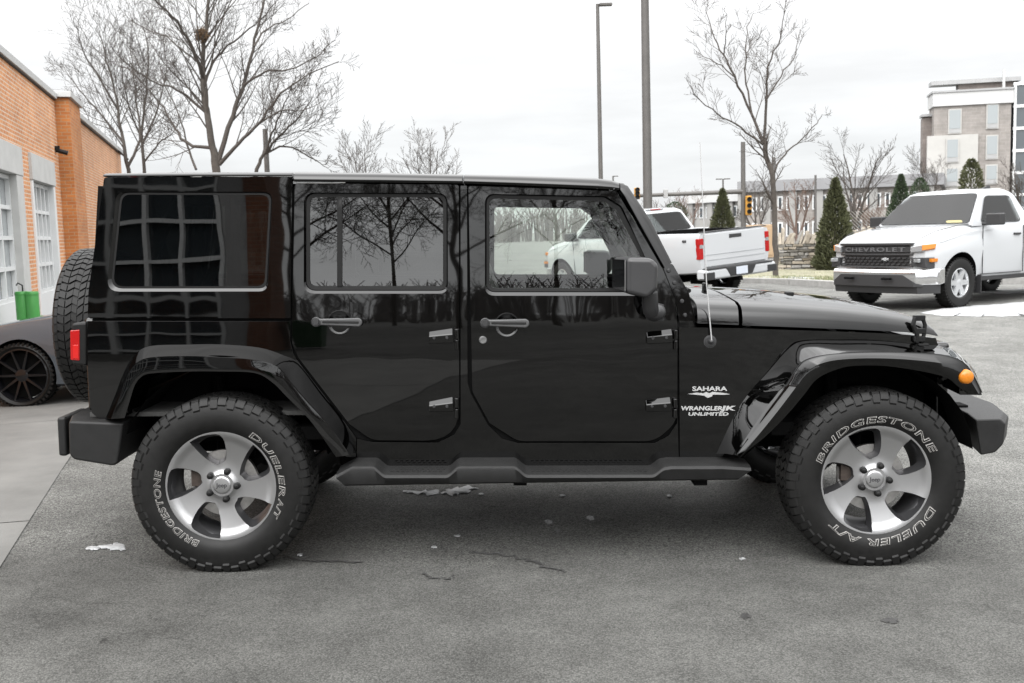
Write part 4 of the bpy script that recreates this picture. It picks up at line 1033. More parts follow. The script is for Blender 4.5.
def small_tree(px, ytop, Y, width, seed, label, group=None, r=.07, stems=3, kids=7, mt=M_bark, tm=M_twig, maxlev=3, rmin=.006, base=.25):
    rnd = random.Random(seed); t = wp(px, ytop, Y); h = t.z
    root = empty('leafless_tree', (t.x, Y, 0), rnd.random() * 6, label, 'tree', group)
    TT, TC = Tubes(), Tubes(); zb = h * base
    TT.add([Vector((0, 0, -.1)), Vector((.02, 0, zb * .5)), Vector((0, .02, zb))], [r * 1.2, r, r * .9], 8)
    for k in range(stems):
        a = 2 * math.pi * k / stems + rnd.random(); sp = width / h * rnd.uniform(.35, .65) if k else .06
        branch(TC, rnd, Vector((0, .01, zb)), Vector((math.cos(a) * sp, math.sin(a) * sp, 1)).normalized(), (h - zb) * (rnd.uniform(.8, 1.0) if k else 1.0), r * .75, 0, maxlev, .14, .10, kids, rmin, .62)
    TT.build('trunk', mt, root); TC.build('branches', tm, root); return root

P3 = lambda pts, ox, oy: [(ox + x / 3.009, oy + y / 3.009) for x, y in pts]
big = [
    (P3([(655, 720), (652, 510), (640, 440), (620, 330), (612, 230), (615, 130), (625, 40), (636, -90)], 0, 0), 0.1554, 0.0296, 0),
    (P3([(612, 235), (595, 190), (560, 110), (520, 50), (440, -20), (380, -80)], 0, 0), 0.0629, 0.0148, -2),
    (P3([(622, 340), (560, 290), (520, 265), (450, 240), (380, 190), (330, 130)], 0, 0), 0.0444, 0.0089, -1.5),
    (P3([(640, 445), (560, 430), (520, 370), (480, 310), (400, 220), (340, 190)], 0, 0), 0.0555, 0.0089, 1.5),
    (P3([(618, 240), (655, 170), (720, 110), (780, 65), (840, -10)], 0, 0), 0.0444, 0.0104, 1.5),
    (P3([(652, 500), (700, 350), (730, 260), (760, 150), (790, 20), (800, -60)], 0, 0), 0.0814, 0.0222, 1),
    (P3([(660, 495), (720, 430), (780, 370), (830, 300), (900, 240), (1020, 185)], 0, 0), 0.0629, 0.0111, -1),
    (P3([(735, 255), (800, 215), (870, 210), (950, 170), (1010, 120)], 0, 0), 0.0370, 0.0074, -1.5),
    (P3([(600, 190), (560, 160), (500, 110), (450, 95), (390, 60)], 0, 0), 0.0333, 0.0074, 1.5),
    (P3([(765, 140), (800, 90), (860, 60), (930, 10)], 0, 0), 0.0333, 0.0089, 2),
    (P3([(780, 372), (850, 330), (910, 330), (980, 300)], 0, 0), 0.0296, 0.0074, 2),
    (P3([(590, 510), (560, 430), (540, 350), (500, 260), (470, 150)], 0, 0), 0.0370, 0.0074, 2.5),
]
bt = tree_from_limbs('largest leafless tree with a leaf nest in its fork, behind the suv roof', 30, big, 3, kids=6, rmin=.0042, tw=.85)
n_ = wp(201.5, 35, 29.9); bm = BM(); rnd = random.Random(4)
T_ = Tubes()
for k in range(260):
    c = rvec(rnd) * .17 * rnd.random() ** .4; d = rvec(rnd) * .11; T_.add([Vector(n_) + c - d, Vector(n_) + c + d], [.008, .006], 3)
no = T_.build('nest', mat('dead_leaves', (.12, .075, .04), .9), None); tag(no, 'brown ball of leaves and twigs in the fork of the largest leafless tree', 'nest')
sec = [
    (P3([(395, 620), (385, 510), (365, 400), (350, 300), (320, 180), (300, 90)], 0, 0), .11, .012, 0),
    (P3([(372, 430), (300, 340), (240, 270), (190, 200)], 0, 0), .05, .008, 1),
    (P3([(355, 330), (290, 220), (250, 150), (230, 80)], 0, 0), .045, .008, -1),
    (P3([(385, 500), (420, 420), (410, 300), (400, 200), (390, 120)], 0, 0), .06, .008, 1),
    (P3([(385, 480), (330, 430), (290, 400), (240, 300)], 0, 0), .04, .008, 1),
]
tree_from_limbs('leafless tree with many thin upright branches, beside the brick building', 38, sec, 8, kids=6, rmin=.005, tw=.95)
sec2 = [
    (P3([(440, 620), (432, 510), (425, 400), (440, 280), (445, 160), (430, 80)], 0, 0), .10, .012, 0),
    (P3([(430, 430), (470, 340), (500, 220), (490, 110)], 0, 0), .05, .008, 1),
    (P3([(432, 490), (480, 430), (520, 400), (560, 330)], 0, 0), .04, .008, -1),
    (P3([(428, 420), (390, 330), (370, 240), (360, 160)], 0, 0), .04, .008, -1),
]
tree_from_limbs('slender leafless tree just left of the largest one', 40, sec2, 12, kids=6, rmin=.005)
lr = [
    (P3([(770, 640), (775, 510), (800, 460), (840, 410), (900, 350), (940, 290)], 0, 0), .09, .012, 0),
    (P3([(800, 462), (860, 440), (930, 470), (985, 505)], 0, 0), .04, .01, 1),
    (P3([(800, 460), (820, 400), (850, 330), (880, 250)], 0, 0), .045, .01, -1),
]
tree_from_limbs('low spreading leafless tree right of the largest one', 33, lr, 21, kids=6, rmin=.006)
right = [
    (P3([(277, 800), (275, 660), (268, 560), (250, 470), (240, 420)], 684, 0), 0.0775, 0.0600, 0),
    (P3([(240, 430), (200, 340), (150, 230), (110, 150), (80, 80), (65, 30)], 684, 0), 0.0434, 0.0064, .8),
    (P3([(240, 430), (250, 300), (255, 200), (290, 110), (305, 30)], 684, 0), 0.0434, 0.0064, -.8),
    (P3([(205, 350), (188, 250), (185, 170), (192, 80), (210, 40)], 684, 0), 0.0279, 0.0064, .8),
    (P3([(238, 435), (170, 385), (100, 340), (40, 295), (20, 260)], 684, 0), 0.0310, 0.0064, -.6),
    (P3([(262, 550), (290, 480), (340, 430), (400, 370), (415, 345)], 684, 0), 0.0310, 0.0064, .5),
    (P3([(248, 300), (290, 230), (335, 160), (350, 90)], 684, 0), 0.0248, 0.0064, .8),
    (P3([(150, 230), (100, 190), (60, 170), (35, 130)], 684, 0), 0.0186, 0.0048, .6),
    (P3([(120, 165), (125, 110), (128, 40)], 684, 0), 0.0186, 0.0048, -.6),
]
tree_from_limbs('tall leafless tree between the two white pickups', 27, right, 5, kids=5, rmin=.0045, mat_b=M_bark, tw=.85, maxlev=3)
small_tree(364, 146, 42, 2.6, 31, 'small leafless tree above the rear door, left of a second small tree', r=.06)
small_tree(431, 145, 40, 2.8, 32, 'small leafless tree above the seam of the suv roof', r=.06)
small_tree(855, 152, 46, 3.2, 33, 'round-headed leafless tree right of the large conifer', r=.10, mt=M_bark2)
small_tree(797, 190, 44, 2.6, 34, 'low leafless tree behind the stone wall with rosy twigs', r=.08, tm=M_redtwig)
small_tree(869, 203, 52, 3.2, 35, 'reddish bushy shrub behind the big white pickup', r=.05, tm=M_redtwig, stems=7, base=.08)
small_tree(931, 162, 60, 3.0, 36, 'thin leafless tree against the pale hotel panel', r=.07, mt=M_bark2)
small_tree(1030, 170, 40, 3.4, 37, 'leafless tree cut by the right edge of the view', r=.08, mt=M_bark2)
small_tree(756, 188, 52, 2.6, 38, 'low leafless tree right of the traffic signal', r=.09, tm=M_twig)
small_tree(688, 196, 70, 3.0, 39, 'pinkish leafless tree before the far end of the long building', r=.08, tm=M_redtwig)

M_ever = mat('dark_conifer_green', (.035, .055, .026), .85, var=.5, vscale=5)
M_ever2 = mat('olive_conifer_green', (.065, .07, .032), .85, var=.4, vscale=5)
def conifer(px, ytop, ybase, Y, wpx, seed, label, m=M_ever, n=5200, shape=1.0):
    rnd = random.Random(seed); t = wp(px, ytop, Y); b = wp(px, ybase, Y); h = t.z - b.z; Rr = wpx / 2 / FPX * Y
    root = empty('conifer', (t.x, Y, b.z), 0, label, 'tree')
    bm = BM(); tube(bm, [(0, 0, -b.z - .1), (0, 0, h * .85)], [.07, .02], 7); obj('trunk', bm, M_bark, root)
    V, F = [], []
    lump = [(rnd.random() * 6.28, rnd.random(), rnd.uniform(.82, 1.12)) for _ in range(40)]
    for k in range(n):
        u = rnd.random() ** 1.35; a = rnd.random() * 2 * math.pi
        rmax = Rr * ((1 - u) ** .80) * (1 if u > .08 else .75 + 3 * u)
        if shape != 1.0: rmax = Rr * math.sin(math.pi * min(1, .12 + .88 * u)) ** .6
        g = 1 + .34 * noise.noise(Vector((math.cos(a) * 2.2, math.sin(a) * 2.2, u * 9 + seed)))
        r = rmax * g * (1 - .38 * rnd.random() ** 2.0)
        p = Vector((r * math.cos(a), r * math.sin(a), u * h)); d = (Vector((math.cos(a), math.sin(a), .9)) + rvec(rnd) * .55).normalized()
        s = d.cross(rvec(rnd)).normalized(); l = rnd.uniform(.05, .12) * (h / 2.4) ** .5; w = l * .30
        i = len(V); V += [tuple(p - s * w), tuple(p + s * w), tuple(p + d * l + s * w * .3), tuple(p + d * l - s * w * .3)]; F.append((i, i + 1, i + 2, i + 3))
    me = bpy.data.meshes.new('crown'); me.from_pydata(V, [], F); me.update(); link('crown', me, root, m)
    return root
conifer(835.5, 180, 270, 30.5, 43, 51, 'largest cone-shaped conifer at the end of the stone wall', M_ever2, 9000)
conifer(722.5, 190, 238, 30, 26, 52, 'cone-shaped conifer rising behind the tailgate of the left pickup', M_ever2, 5000)
conifer(901, 175, 222, 42, 27, 53, 'cone-shaped conifer behind the windshield of the right pickup', M_ever, 5000)
conifer(971.5, 160, 232, 40, 24, 54, 'ragged conifer in front of the pale hotel panel', M_ever2, 3800, .5)
conifer(920, 178, 214, 55, 18, 55, 'small dark conifer right of the windshield conifer', M_ever, 2600, .5)
conifer(675, 202, 224, 70, 24, 56, 'round dark evergreen above the cab of the left pickup', M_ever, 2600, .5)
# far wood along the horizon
rnd = random.Random(9); T_ = Tubes()
for k in range(2200):
    a = rnd.uniform(-.95, .95); d = rnd.uniform(150, 175); x, y = d * math.sin(a) , d * math.cos(a)
    h = rnd.uniform(3, 6.5) + 1.5 * noise.noise(Vector((a * 14, 0, 0)))
    for j in range(3): T_.add([Vector((x, y, 0)), Vector((x + rnd.uniform(-.6, .6), y, h * .6)), Vector((x + rnd.uniform(-1.6, 1.6), y, h * rnd.uniform(.8, 1.05)))], [.12, .08, .03], 3)
tag(T_.build('far_woods', mat('far_twigs', (.13, .12, .115), .9), None), 'brown leafless wood along the horizon', kind='stuff')
# ------------------------------------------------------------------ other vehicles
M_cabglass = mat('vehicle_window_glass', (.03, .035, .036), .03, ior=1.55)
M_wsglass = mat('vehicle_windshield_glass', (.085, .095, .10), .04, ior=1.45)
M_wheelsil = mat('painted_alloy', (.55, .56, .57), .3, .7)
M_wheelblk = mat('gloss_black_alloy', (.006, .006, .007), .12)
M_blkplas = mat('matt_black_plastic', (.02, .02, .021), .5)
def simple_wheel(r, w, rimr, spokes, m, sw=.05):
    b = BM(); hw = w / 2
    pr = [(rimr, -hw * .80), (rimr + .02, -hw * .93), ((r + rimr) / 2, -hw), (r - .03, -hw * .92), (r - .008, -hw * .75), (r, -hw * .4), (r, 0)]
    lathe(b, pr + [(q, -y) for q, y in pr[::-1][1:]], 56, 'y')
    for k in range(44):
        t = 2 * math.pi * k / 44
        for s in (-1, 1): box(b, ((r - .006) * math.cos(t), s * hw * .62, (r - .006) * math.sin(t)), (.03, hw * .5, .022), Matrix.Rotation(-t, 3, 'Y'))
    tyre = shared(b, M_rub, 'tyre', 30)
    b = BM(); lathe(b, [(rimr + .004, -hw * .80), (rimr - .012, -hw * .84), (rimr - .02, -hw * .70), (rimr - .03, -hw * .1), (rimr - .03, hw * .5)], 48, 'y')
    for k in range(spokes):
        t = 2 * math.pi * k / spokes; c, s_ = math.cos(t), math.sin(t); L_ = rimr - .01
        p = lambda rr, o, y: Vector((rr * c - o * s_, y, rr * s_ + o * c))
        hexa(b, [p(.03, -sw * .8, -hw * .35), p(L_, -sw * .5, -hw * .5), p(L_, sw * .5, -hw * .5), p(.03, sw * .8, -hw * .35), p(.03, -sw * .7, -hw * .68), p(L_, -sw * .38, -hw * .80), p(L_, sw * .38, -hw * .80), p(.03, sw * .7, -hw * .68)])
    lathe(b, [(.001, -hw * .74), (.045, -hw * .74), (.065, -hw * .68), (.07, -hw * .4)], 20, 'y')
    rim = shared(b, m, 'rim', 35)
    b = BM(); lathe(b, [(.001, -hw * .1), (rimr - .035, -hw * .08)], 24, 'y'); disc = shared(b, M_dark, 'brake_disc')
    return tyre, rim, disc
def put_wheel(parent, meshes, loc, near):
    w = bpy.data.objects.new('wheel', None); COL.objects.link(w); w.parent = parent; w.location = loc; w.rotation_euler = (0, 0, 0 if not near else math.pi)
    for n_, me in zip(('tyre', 'rim', 'brake_disc'), meshes):
        o = bpy.data.objects.new(n_, me); COL.objects.link(o); o.parent = w
    return w
def quad_pane(Q, u0, u1, v0, v1, off, r=.12, seg=4):
    """rounded pane lying just outside the four-cornered face Q (base left, base right, top right, top left)"""
    A, B, C, D = [Vector(q) for q in Q]; nrm = (B - A).cross(D - A).normalized()
    P = lambda u, v: (A * (1 - u) + B * u) * (1 - v) + (D * (1 - u) + C * u) * v + nrm * off
    pts = rp([(u0, v0, r), (u1, v0, r), (u1, v1, r), (u0, v1, r)], seg)
    return [P(p.x, p.y) for p in pts], nrm
def pane(name, Q, u0, u1, v0, v1, m, parent, off=.004, r=.12, rim_=.025):
    pts, nrm = quad_pane(Q, u0, u1, v0, v1, off, r); bm = BM()
    prism(bm, pts, -nrm * .006); bmesh.ops.recalc_face_normals(bm, faces=bm.faces); o = obj(name, bm, m, parent, 30)
    pts2, _ = quad_pane(Q, u0 - rim_, u1 + rim_, v0 - rim_ * 1.6, v1 + rim_ * 1.6, off - .003, r * 1.1)
    pin, _ = quad_pane(Q, u0, u1, v0, v1, off - .003, r); bm = BM(); loft(bm, [pts2, pin], True); bm.normal_update()
    for f in bm.faces:
        if f.normal.dot(nrm) < 0: f.normal_flip()
    obj('window_rubber', bm, M_blkplas, o, 30)
    return o
def body_loft(st, k=1):
    """st rows: x, half width at sill, half width at widest, half width at top, z bottom, z widest, z shoulder, z top"""
    rows = []
    for x, ws, ww, wt, zb, zw, zs, zt in st:
        half = [(0, zb), (ws - .06, zb), (ws, zb + .03), ((ws + ww) / 2 + .01, (zb + zw) / 2), (ww, zw), (ww - .004, (zw + zs) / 2), ((ww + wt) / 2 + .012, zs), (wt, zs + (zt - zs) * .72), (wt - .10, zs + (zt - zs) * .92), (wt * .5, zt), (0, zt + .012)]
        rows.append([Vector((x, -y, z)) for y, z in half] + [Vector((x, y, z)) for y, z in half[::-1][1:-1]])
    bm = BM(); vs = loft(bm, rows, True); bm.faces.new(vs[0]); bm.faces.new(vs[-1]); bmesh.ops.recalc_face_normals(bm, faces=bm.faces)
    return bm
def arch_cut(o, xs_, r, z, ww, inner):
    for x in xs_:
        for s in (-1, 1):
            c = BM(); pts = [(x + r * math.cos(R(a)), s * (ww + .2), z + r * math.sin(R(a)) * 1.0) for a in range(-40, 221, 10)]
            prism(c, pts, (0, -s * (ww + .2 - inner), 0)); bmesh.ops.recalc_face_normals(c, faces=c.faces); boolean(o, c, [M_dark])
def finish(o, ang=32, bev=None):
    me = o.data; me.polygons.foreach_set('use_smooth', [True] * len(me.polygons)); me.set_sharp_from_angle(angle=R(ang))
    if bev:
        b = o.modifiers.new('bevel', 'BEVEL'); b.width = bev; b.segments = 2; b.limit_method = 'ANGLE'; b.angle_limit = R(40); b.harden_normals = True
PWHEEL = simple_wheel(.40, .26, .235, 6, M_wheelsil, .075)
def fobj(lst, *a, **k):
    o = obj(*a, **k); lst.append(o); return o
def drop(lst, dz=-.10):
    for o in lst:
        for v in o.data.vertices: v.co.z += dz
def pickup(label, loc, rz, B=0.0):
    # B: how far forward the back of the cab sits
    root = empty('pickup_truck', loc, rz, label, 'pickup truck', 'white pickups in the car park')
    st = [(-3.02, .90, .955, .93, .66, .95, 1.30, 1.41), (-2.9, .93, .985, .955, .60, .95, 1.30, 1.415), (-1.02 + B, .94, .99, .96, .50, .95, 1.30, 1.415),
          (-.98 + B, .94, .99, .955, .46, .95, 1.26, 1.36), (.5, .94, .99, .95, .44, .93, 1.24, 1.34), (1.02, .94, .995, .93, .44, .92, 1.20, 1.335), (1.25, .94, 1.0, .91, .46, .92, 1.18, 1.33),
          (1.8, .94, 1.005, .90, .46, .90, 1.14, 1.29), (2.25, .93, .995, .88, .44, .86, 1.07, 1.21), (2.42, .90, .945, .84, .44, .82, 1.04, 1.145), (2.54, .84, .87, .80, .44, .80, 1.00, 1.09), (2.60, .70, .72, .68, .46, .78, .99, 1.055)]
    bm = body_loft(st); b = obj('body', bm, [M_white, M_dark], root, 32)
    c = BM(); box(c, (-1.98 + B / 2, 0, 1.30), (1.86 + B, 1.66, .7)); boolean(b, c, [M_dark])
    arch_cut(b, (1.78, -1.78), .475, .42, 1.0, .62); finish(b, 30, .012)
    # cab
    zt = 1.895
    ws = [(1.38, -.90, 1.325), (1.38, .90, 1.325), (.84, .70, 1.845), (.84, -.70, 1.845)]
    bm = BM()
    rows = []
    for x, z, w, zb in ((1.42, 1.325, .915, 1.30), (.86, 1.85, .70, 1.30), (.62, 1.90, .69, 1.30), (.30, 1.915, .69, 1.30), (-.50 + B, 1.895, .69, 1.30), (-.66 + B, 1.85, .70, 1.30), (-.90 + B, 1.37, .90, 1.30)):
        rows.append([Vector((x, -.93 if zb < z else -w, zb if x not in (1.42, -.90 + B) else z - .03)), Vector((x, -.925 + 0 if x in (1.42, -.90 + B) else -.925, min(z, 1.34))), Vector((x, -w - .02, z - .035)), Vector((x, -w + .04, z)), Vector((x, 0, z + (.02 if -.6 + B < x < .8 else .004))), Vector((x, w - .04, z)), Vector((x, w + .02, z - .035)), Vector((x, .925, min(z, 1.34))), Vector((x, .93, zb if x not in (1.42, -.90 + B) else z - .03))])
    vs = loft(bm, rows, True); bm.faces.new(vs[0]); bm.faces.new(vs[-1]); bmesh.ops.recalc_face_normals(bm, faces=bm.faces)
    cab = obj('cab', bm, [M_white, M_carint], root, 28)
    # hollow cabin with real window openings, seats and dash
    WQ = [([(1.42, -.915, 1.325), (1.42, .915, 1.325), (.86, .70, 1.85), (.86, -.70, 1.85)], .045, .955, .05, .93), ([(-.90 + B, .90, 1.37), (-.90 + B, -.90, 1.37), (-.66 + B, -.70, 1.85), (-.66 + B, .70, 1.85)], .075, .925, .12, .88)]
    for s in (-1, 1):
        Q = [(1.30, s * .925, 1.34), (-.87 + B, s * .925, 1.34), (-.64 + B, s * .725, 1.85), (.84, s * .725, 1.85)]
        if s < 0: Q = [Q[1], Q[0], Q[3], Q[2]]
        u0, u1 = (.095, .785) if s > 0 else (.215, .905)
        WQ.append((Q, u0, u1, .05, .84))
    c = BM(); hexa(c, [(-.78 + B, -.80, 1.345), (1.22, -.80, 1.345), (1.22, .80, 1.345), (-.78 + B, .80, 1.345), (-.60 + B, -.66, 1.82), (.78, -.66, 1.82), (.78, .66, 1.82), (-.60 + B, .66, 1.82)]); bmesh.ops.recalc_face_normals(c, faces=c.faces)
    cab.modifiers.clear(); boolean(cab, c, [M_carint])
    for Q, u0, u1, v0, v1 in WQ:
        pts, nrm = quad_pane(Q, u0, u1, v0, v1, .10, .08); c = BM(); prism(c, pts, -nrm * .34); bmesh.ops.recalc_face_normals(c, faces=c.faces); boolean(cab, c, [M_carint])
    finish(cab, 28, .008)
    bm = BM(); box(bm, (1.15, 0, 1.36), (.35, 1.5, .07)); obj('dashboard', bm, M_carint, root, bev=.02)
    for y in (-.4, .4):
        bm = BM(); box(bm, (.22, y, 1.46), (.16, .50, .26)); box(bm, (.18, y, 1.66), (.10, .26, .16)); obj('seat', bm, M_carint, root, bev=.05)
    bm = BM(); cw = Vector((.72, .4, 1.42)); tube(bm, [cw + Matrix.Rotation(R(-60), 3, 'Y') @ Vector((.19 * math.cos(R(a)), .19 * math.sin(R(a)), 0)) for a in range(0, 361, 20)], .018, 6, False); obj('steering_wheel', bm, M_seal, root)
    bm = BM(); box(bm, (.86, 0, 1.74), (.04, .25, .08)); obj('rear_view_mirror', bm, M_seal, root, bev=.015)
    pane('windshield', [(1.42, -.915, 1.325), (1.42, .915, 1.325), (.86, .70, 1.85), (.86, -.70, 1.85)], .03, .97, .03, .95, M_carglass, cab, .016, .08, .010)
    pane('rear_window', [(-.90 + B, .90, 1.37), (-.90 + B, -.90, 1.37), (-.66 + B, -.70, 1.85), (-.66 + B, .70, 1.85)], .06, .94, .10, .90, M_rearglass, cab, .012, .10, .012)
    for s in (-1, 1):
        Q = [(1.30, s * .925, 1.34), (-.87 + B, s * .925, 1.34), (-.64 + B, s * .725, 1.85), (.84, s * .725, 1.85)]
        if s < 0: Q = [Q[1], Q[0], Q[3], Q[2]]
        u0, u1 = (.08, .80) if s > 0 else (.20, .92)
        pane('door_window', Q, u0, u1, .03, .86, M_carglass, cab, .012, .10, .014)
        # door seams, handle, mirror, sill
        bm = BM()
        for x in (1.22, -.55 + B): box(bm, (x, s * .992, .90), (.010, .012, .78))
        box(bm, (.335 + B / 2, s * .965, .515), (1.77 - B, .03, .010)); obj('door_seam', bm, M_blkplas, root)
        bm = BM(); box(bm, (-.36 + B, s * .995, 1.15), (.19, .04, .035)); obj('door_handle', bm, M_blkplas, root, bev=.012)
        bm = BM(); box(bm, (1.10, s * 1.13, 1.40), (.15, .27, .19)); box(bm, (1.12, s * .98, 1.33), (.08, .2, .05)); obj('side_mirror', bm, M_blkplas, root, bev=.03)
        bm = BM(); box(bm, (.1, s * .93, .44), (2.3, .05, .07)); obj('sill', bm, M_blkplas, root, bev=.01)
        bm = BM(); box(bm, (1.27, s * .90, .36), (.02, .22, .30)); obj('mud_flap', bm, M_blkplas, root)
        bm = BM(); tube(bm, [(.93, s * .99, 1.24), (1.6, s * .985, 1.20), (2.3, s * .96, 1.06)], .006, 6); obj('fender_crease', bm, M_white, root)
        bm = BM(); tube(bm, [(1.40, s * .86, 1.335), (1.7, s * .83, 1.312), (2.25, s * .80, 1.225), (2.5, s * .76, 1.13)], .006, 6); obj('hood_gap', bm, M_blkplas, root)
        # tail lamp in two lobes
        bm = BM(); box(bm, (-2.97, s * .935, 1.24), (.13, .075, .14)); box(bm, (-2.985, s * .90, 1.24), (.09, .13, .14)); box(bm, (-2.97, s * .935, 1.01), (.13, .075, .24)); box(bm, (-2.985, s * .91, 1.01), (.09, .11, .24)); box(bm, (-2.975, s * .945, 1.14), (.10, .05, .1))
        tl = obj('tail_lamp', bm, M_red, root, bev=.015)
        bm = BM(); box(bm, (-3.03, s * .915, 1.15), (.02, .07, .07)); obj('reverse_lens', bm, M_lamp, tl)
        fascia = []
        # headlamps wrap round the corner
        bm = BM(); hexa(bm, [(2.66, s * .68, 1.01), (2.66, s * .68, 1.10), (2.60, s * .86, 1.135), (2.60, s * .86, 1.03), (2.50, s * .66, 1.00), (2.50, s * .66, 1.11), (2.35, s * .90, 1.115), (2.35, s * .90, .99)]); bmesh.ops.recalc_face_normals(bm, faces=bm.faces)
        hl = fobj(fascia, 'headlight', bm, M_lamp, root, bev=.01)
        bm = BM(); hexa(bm, [(2.612, s * .86, 1.045), (2.612, s * .86, 1.13), (2.40, s * .972, 1.145), (2.44, s * .972, 1.075), (2.55, s * .80, 1.005), (2.55, s * .80, 1.105), (2.34, s * .90, 1.115), (2.34, s * .90, 1.02)]); bmesh.ops.recalc_face_normals(bm, faces=bm.faces); fobj(fascia, 'turn_signal', bm, M_amber, hl, bev=.006)
        bm = BM(); hexa(bm, [(2.665, s * .70, .80), (2.665, s * .70, .93), (2.60, s * .90, .93), (2.585, s * .93, .76), (2.5, s * .66, .80), (2.5, s * .66, .93), (2.42, s * .96, .93), (2.42, s * .96, .76)]); bmesh.ops.recalc_face_normals(bm, faces=bm.faces); ll = fobj(fascia, 'lower_lamp', bm, M_blkplas, root, bev=.01)
        bm = BM(); box(bm, (2.645, s * .78, .885), (.05, .17, .055), Matrix.Rotation(s * -.42, 3, 'Z')); fobj(fascia, 'lens', bm, M_lamp, ll, bev=.006)
        bm = BM(); box(bm, (2.44, s * .945, .885), (.16, .05, .055)); fobj(fascia, 'turn_signal', bm, M_amber, ll, bev=.006)
        drop(fascia)
        for x in (1.78, -1.78): put_wheel(root, PWHEEL, (x, s * .865, .40), s > 0)
    fascia = []
    # grille
    def bow(y): return 2.70 - .085 * (abs(y) / .70) ** 2
    ys = [-.70 + 1.40 * i / 12 for i in range(13)]
    def strip(name, z0, z1, d0, m, parent, bev=.008):
        bm = BM(); loft(bm, [[Vector((bow(y) - .10, y, z0)), Vector((bow(y) + d0, y, z0)), Vector((bow(y) + d0, y, z1)), Vector((bow(y) - .10, y, z1))] for y in ys], True)
        bmesh.ops.holes_fill(bm, edges=[e_ for e_ in bm.edges if e_.is_boundary]); bmesh.ops.recalc_face_normals(bm, faces=bm.faces); return fobj(fascia, name, bm, m, parent, 35, bev)
    gr = strip('grille', .78, 1.13, -.03, M_blkplas, root)
    strip('grille_bar', 1.125, 1.165, .03, M_trim, gr); strip('grille_bar', .965, .995, .012, M_trim, gr); strip('grille_bar', .775, .795, .012, M_trim, gr); strip('name_bar', 1.01, 1.11, .0, M_blkplas, gr)
    bm = BM(); t = text_mesh('CHEVROLET', 1, .05, .02, 0, 1.15); xs_ = [v.co.x for v in t.verts]; ay, by = min(v.co.y for v in t.verts), max(v.co.y for v in t.verts); ax, bx = min(xs_), max(xs_)
    bm_add(bm, t, lambda c: Vector((bow((c.x - ax) / (bx - ax) * 1.16 - .58) + (.012 if c.z > 0 else -.005), (c.x - ax) / (bx - ax) * 1.16 - .58, 1.025 + .07 * (c.y - ay) / (by - ay)))); fobj(fascia, 'grille_lettering', bm, mat('dull_gray_letters', (.085, .085, .088), .4), gr, None)
    bm = BM()
    for r_ in range(3):
        for k in range(15):
            y = -.65 + k * .0935 + (.047 if r_ % 2 else 0)
            if abs(y) > .67: continue
            z = .825 + r_ * .05; box(bm, (bow(y) + .0, y, z), (.02, .066, .022), Matrix.Rotation(.12, 3, 'X'))
    fobj(fascia, 'grille_mesh', bm, M_trim, gr)
    bm = BM(); box(bm, (bow(.28) + .014, .25, .905), (.02, .13, .028)); box(bm, (bow(.28) + .016, .25, .905), (.02, .05, .05)); fobj(fascia, 'emblem', bm, M_chrome, gr, bev=.004)
    # front bumper, chrome with a black lower mouth
    prof = lambda y: 2.79 - .10 * (abs(y) / .8) ** 2 - (0 if abs(y) < .8 else 1.6 * (abs(y) - .8) ** 1.1)
    yb = [-1.0, -.96, -.9, -.8, -.6, -.4, -.2, 0, .2, .4, .6, .8, .9, .96, 1.0]
    bm = BM(); loft(bm, [[Vector((prof(y) - .15, y, .52)), Vector((prof(y) - .02, y, .50)), Vector((prof(y), y, .56)), Vector((prof(y), y, .70)), Vector((prof(y) - .03, y, .745)), Vector((prof(y) - .15, y, .75))] for y in yb], True)
    bmesh.ops.holes_fill(bm, edges=[e_ for e_ in bm.edges if e_.is_boundary]); bmesh.ops.recalc_face_normals(bm, faces=bm.faces); fb = fobj(fascia, 'front_bumper', bm, M_chrome, root, 35, .01)
    bm = BM(); yo = [-.86 + 1.72 * i / 20 for i in range(21)]; zo = lambda y: .665 if abs(y) < .60 else .665 - .165 * (abs(y) - .60) / .26
    loft(bm, [[Vector((prof(y) - .12, y, .47)), Vector((prof(y) + .008, y, .47)), Vector((prof(y) + .008, y, zo(y))), Vector((prof(y) - .12, y, zo(y)))] for y in yo], True); bmesh.ops.holes_fill(bm, edges=[e_ for e_ in bm.edges if e_.is_boundary]); bmesh.ops.recalc_face_normals(bm, faces=bm.faces); ap = fobj(fascia, 'lower_opening', bm, M_blkplas, fb, 30, .008)
    for s in (-1, 1):
        bm = BM(); tube(bm, [(2.80, s * .43, .60), (2.85, s * .43, .60), (2.85, s * .30, .60), (2.80, s * .30, .60)], .02, 8); fobj(fascia, 'tow_hook', bm, M_dark, ap)
    bm = BM(); box(bm, (2.74, 0, .575), (.06, .55, .05)); fobj(fascia, 'plate_rail', bm, M_trim, ap)
    bm = BM(); loft(bm, [[Vector((prof(y) - .16, y, .36)), Vector((prof(y) - .06, y, .36)), Vector((prof(y) - .03, y, .50)), Vector((prof(y) - .16, y, .50))] for y in yb[1:-1]], True); bmesh.ops.holes_fill(bm, edges=[e_ for e_ in bm.edges if e_.is_boundary]); bmesh.ops.recalc_face_normals(bm, faces=bm.faces); fobj(fascia, 'air_dam', bm, M_blkplas, root, 35)
    drop(fascia)
    # tailgate
    bm = BM(); box(bm, (-3.035, 0, 1.06), (.03, 1.66, .66)); tg = obj('tailgate', bm, M_white, root, bev=.012)
    bm = BM(); box(bm, (-3.052, 0, 1.30), (.012, .34, .075)); obj('tailgate_handle', bm, M_blkplas, tg, bev=.008)
    bm = BM(); box(bm, (-3.053, 0, .865), (.008, 1.60, .012)); box(bm, (-3.053, 0, .97), (.008, 1.60, .008)); obj('tailgate_crease', bm, mat('crease_gray', (.30, .31, .32), .4), tg)
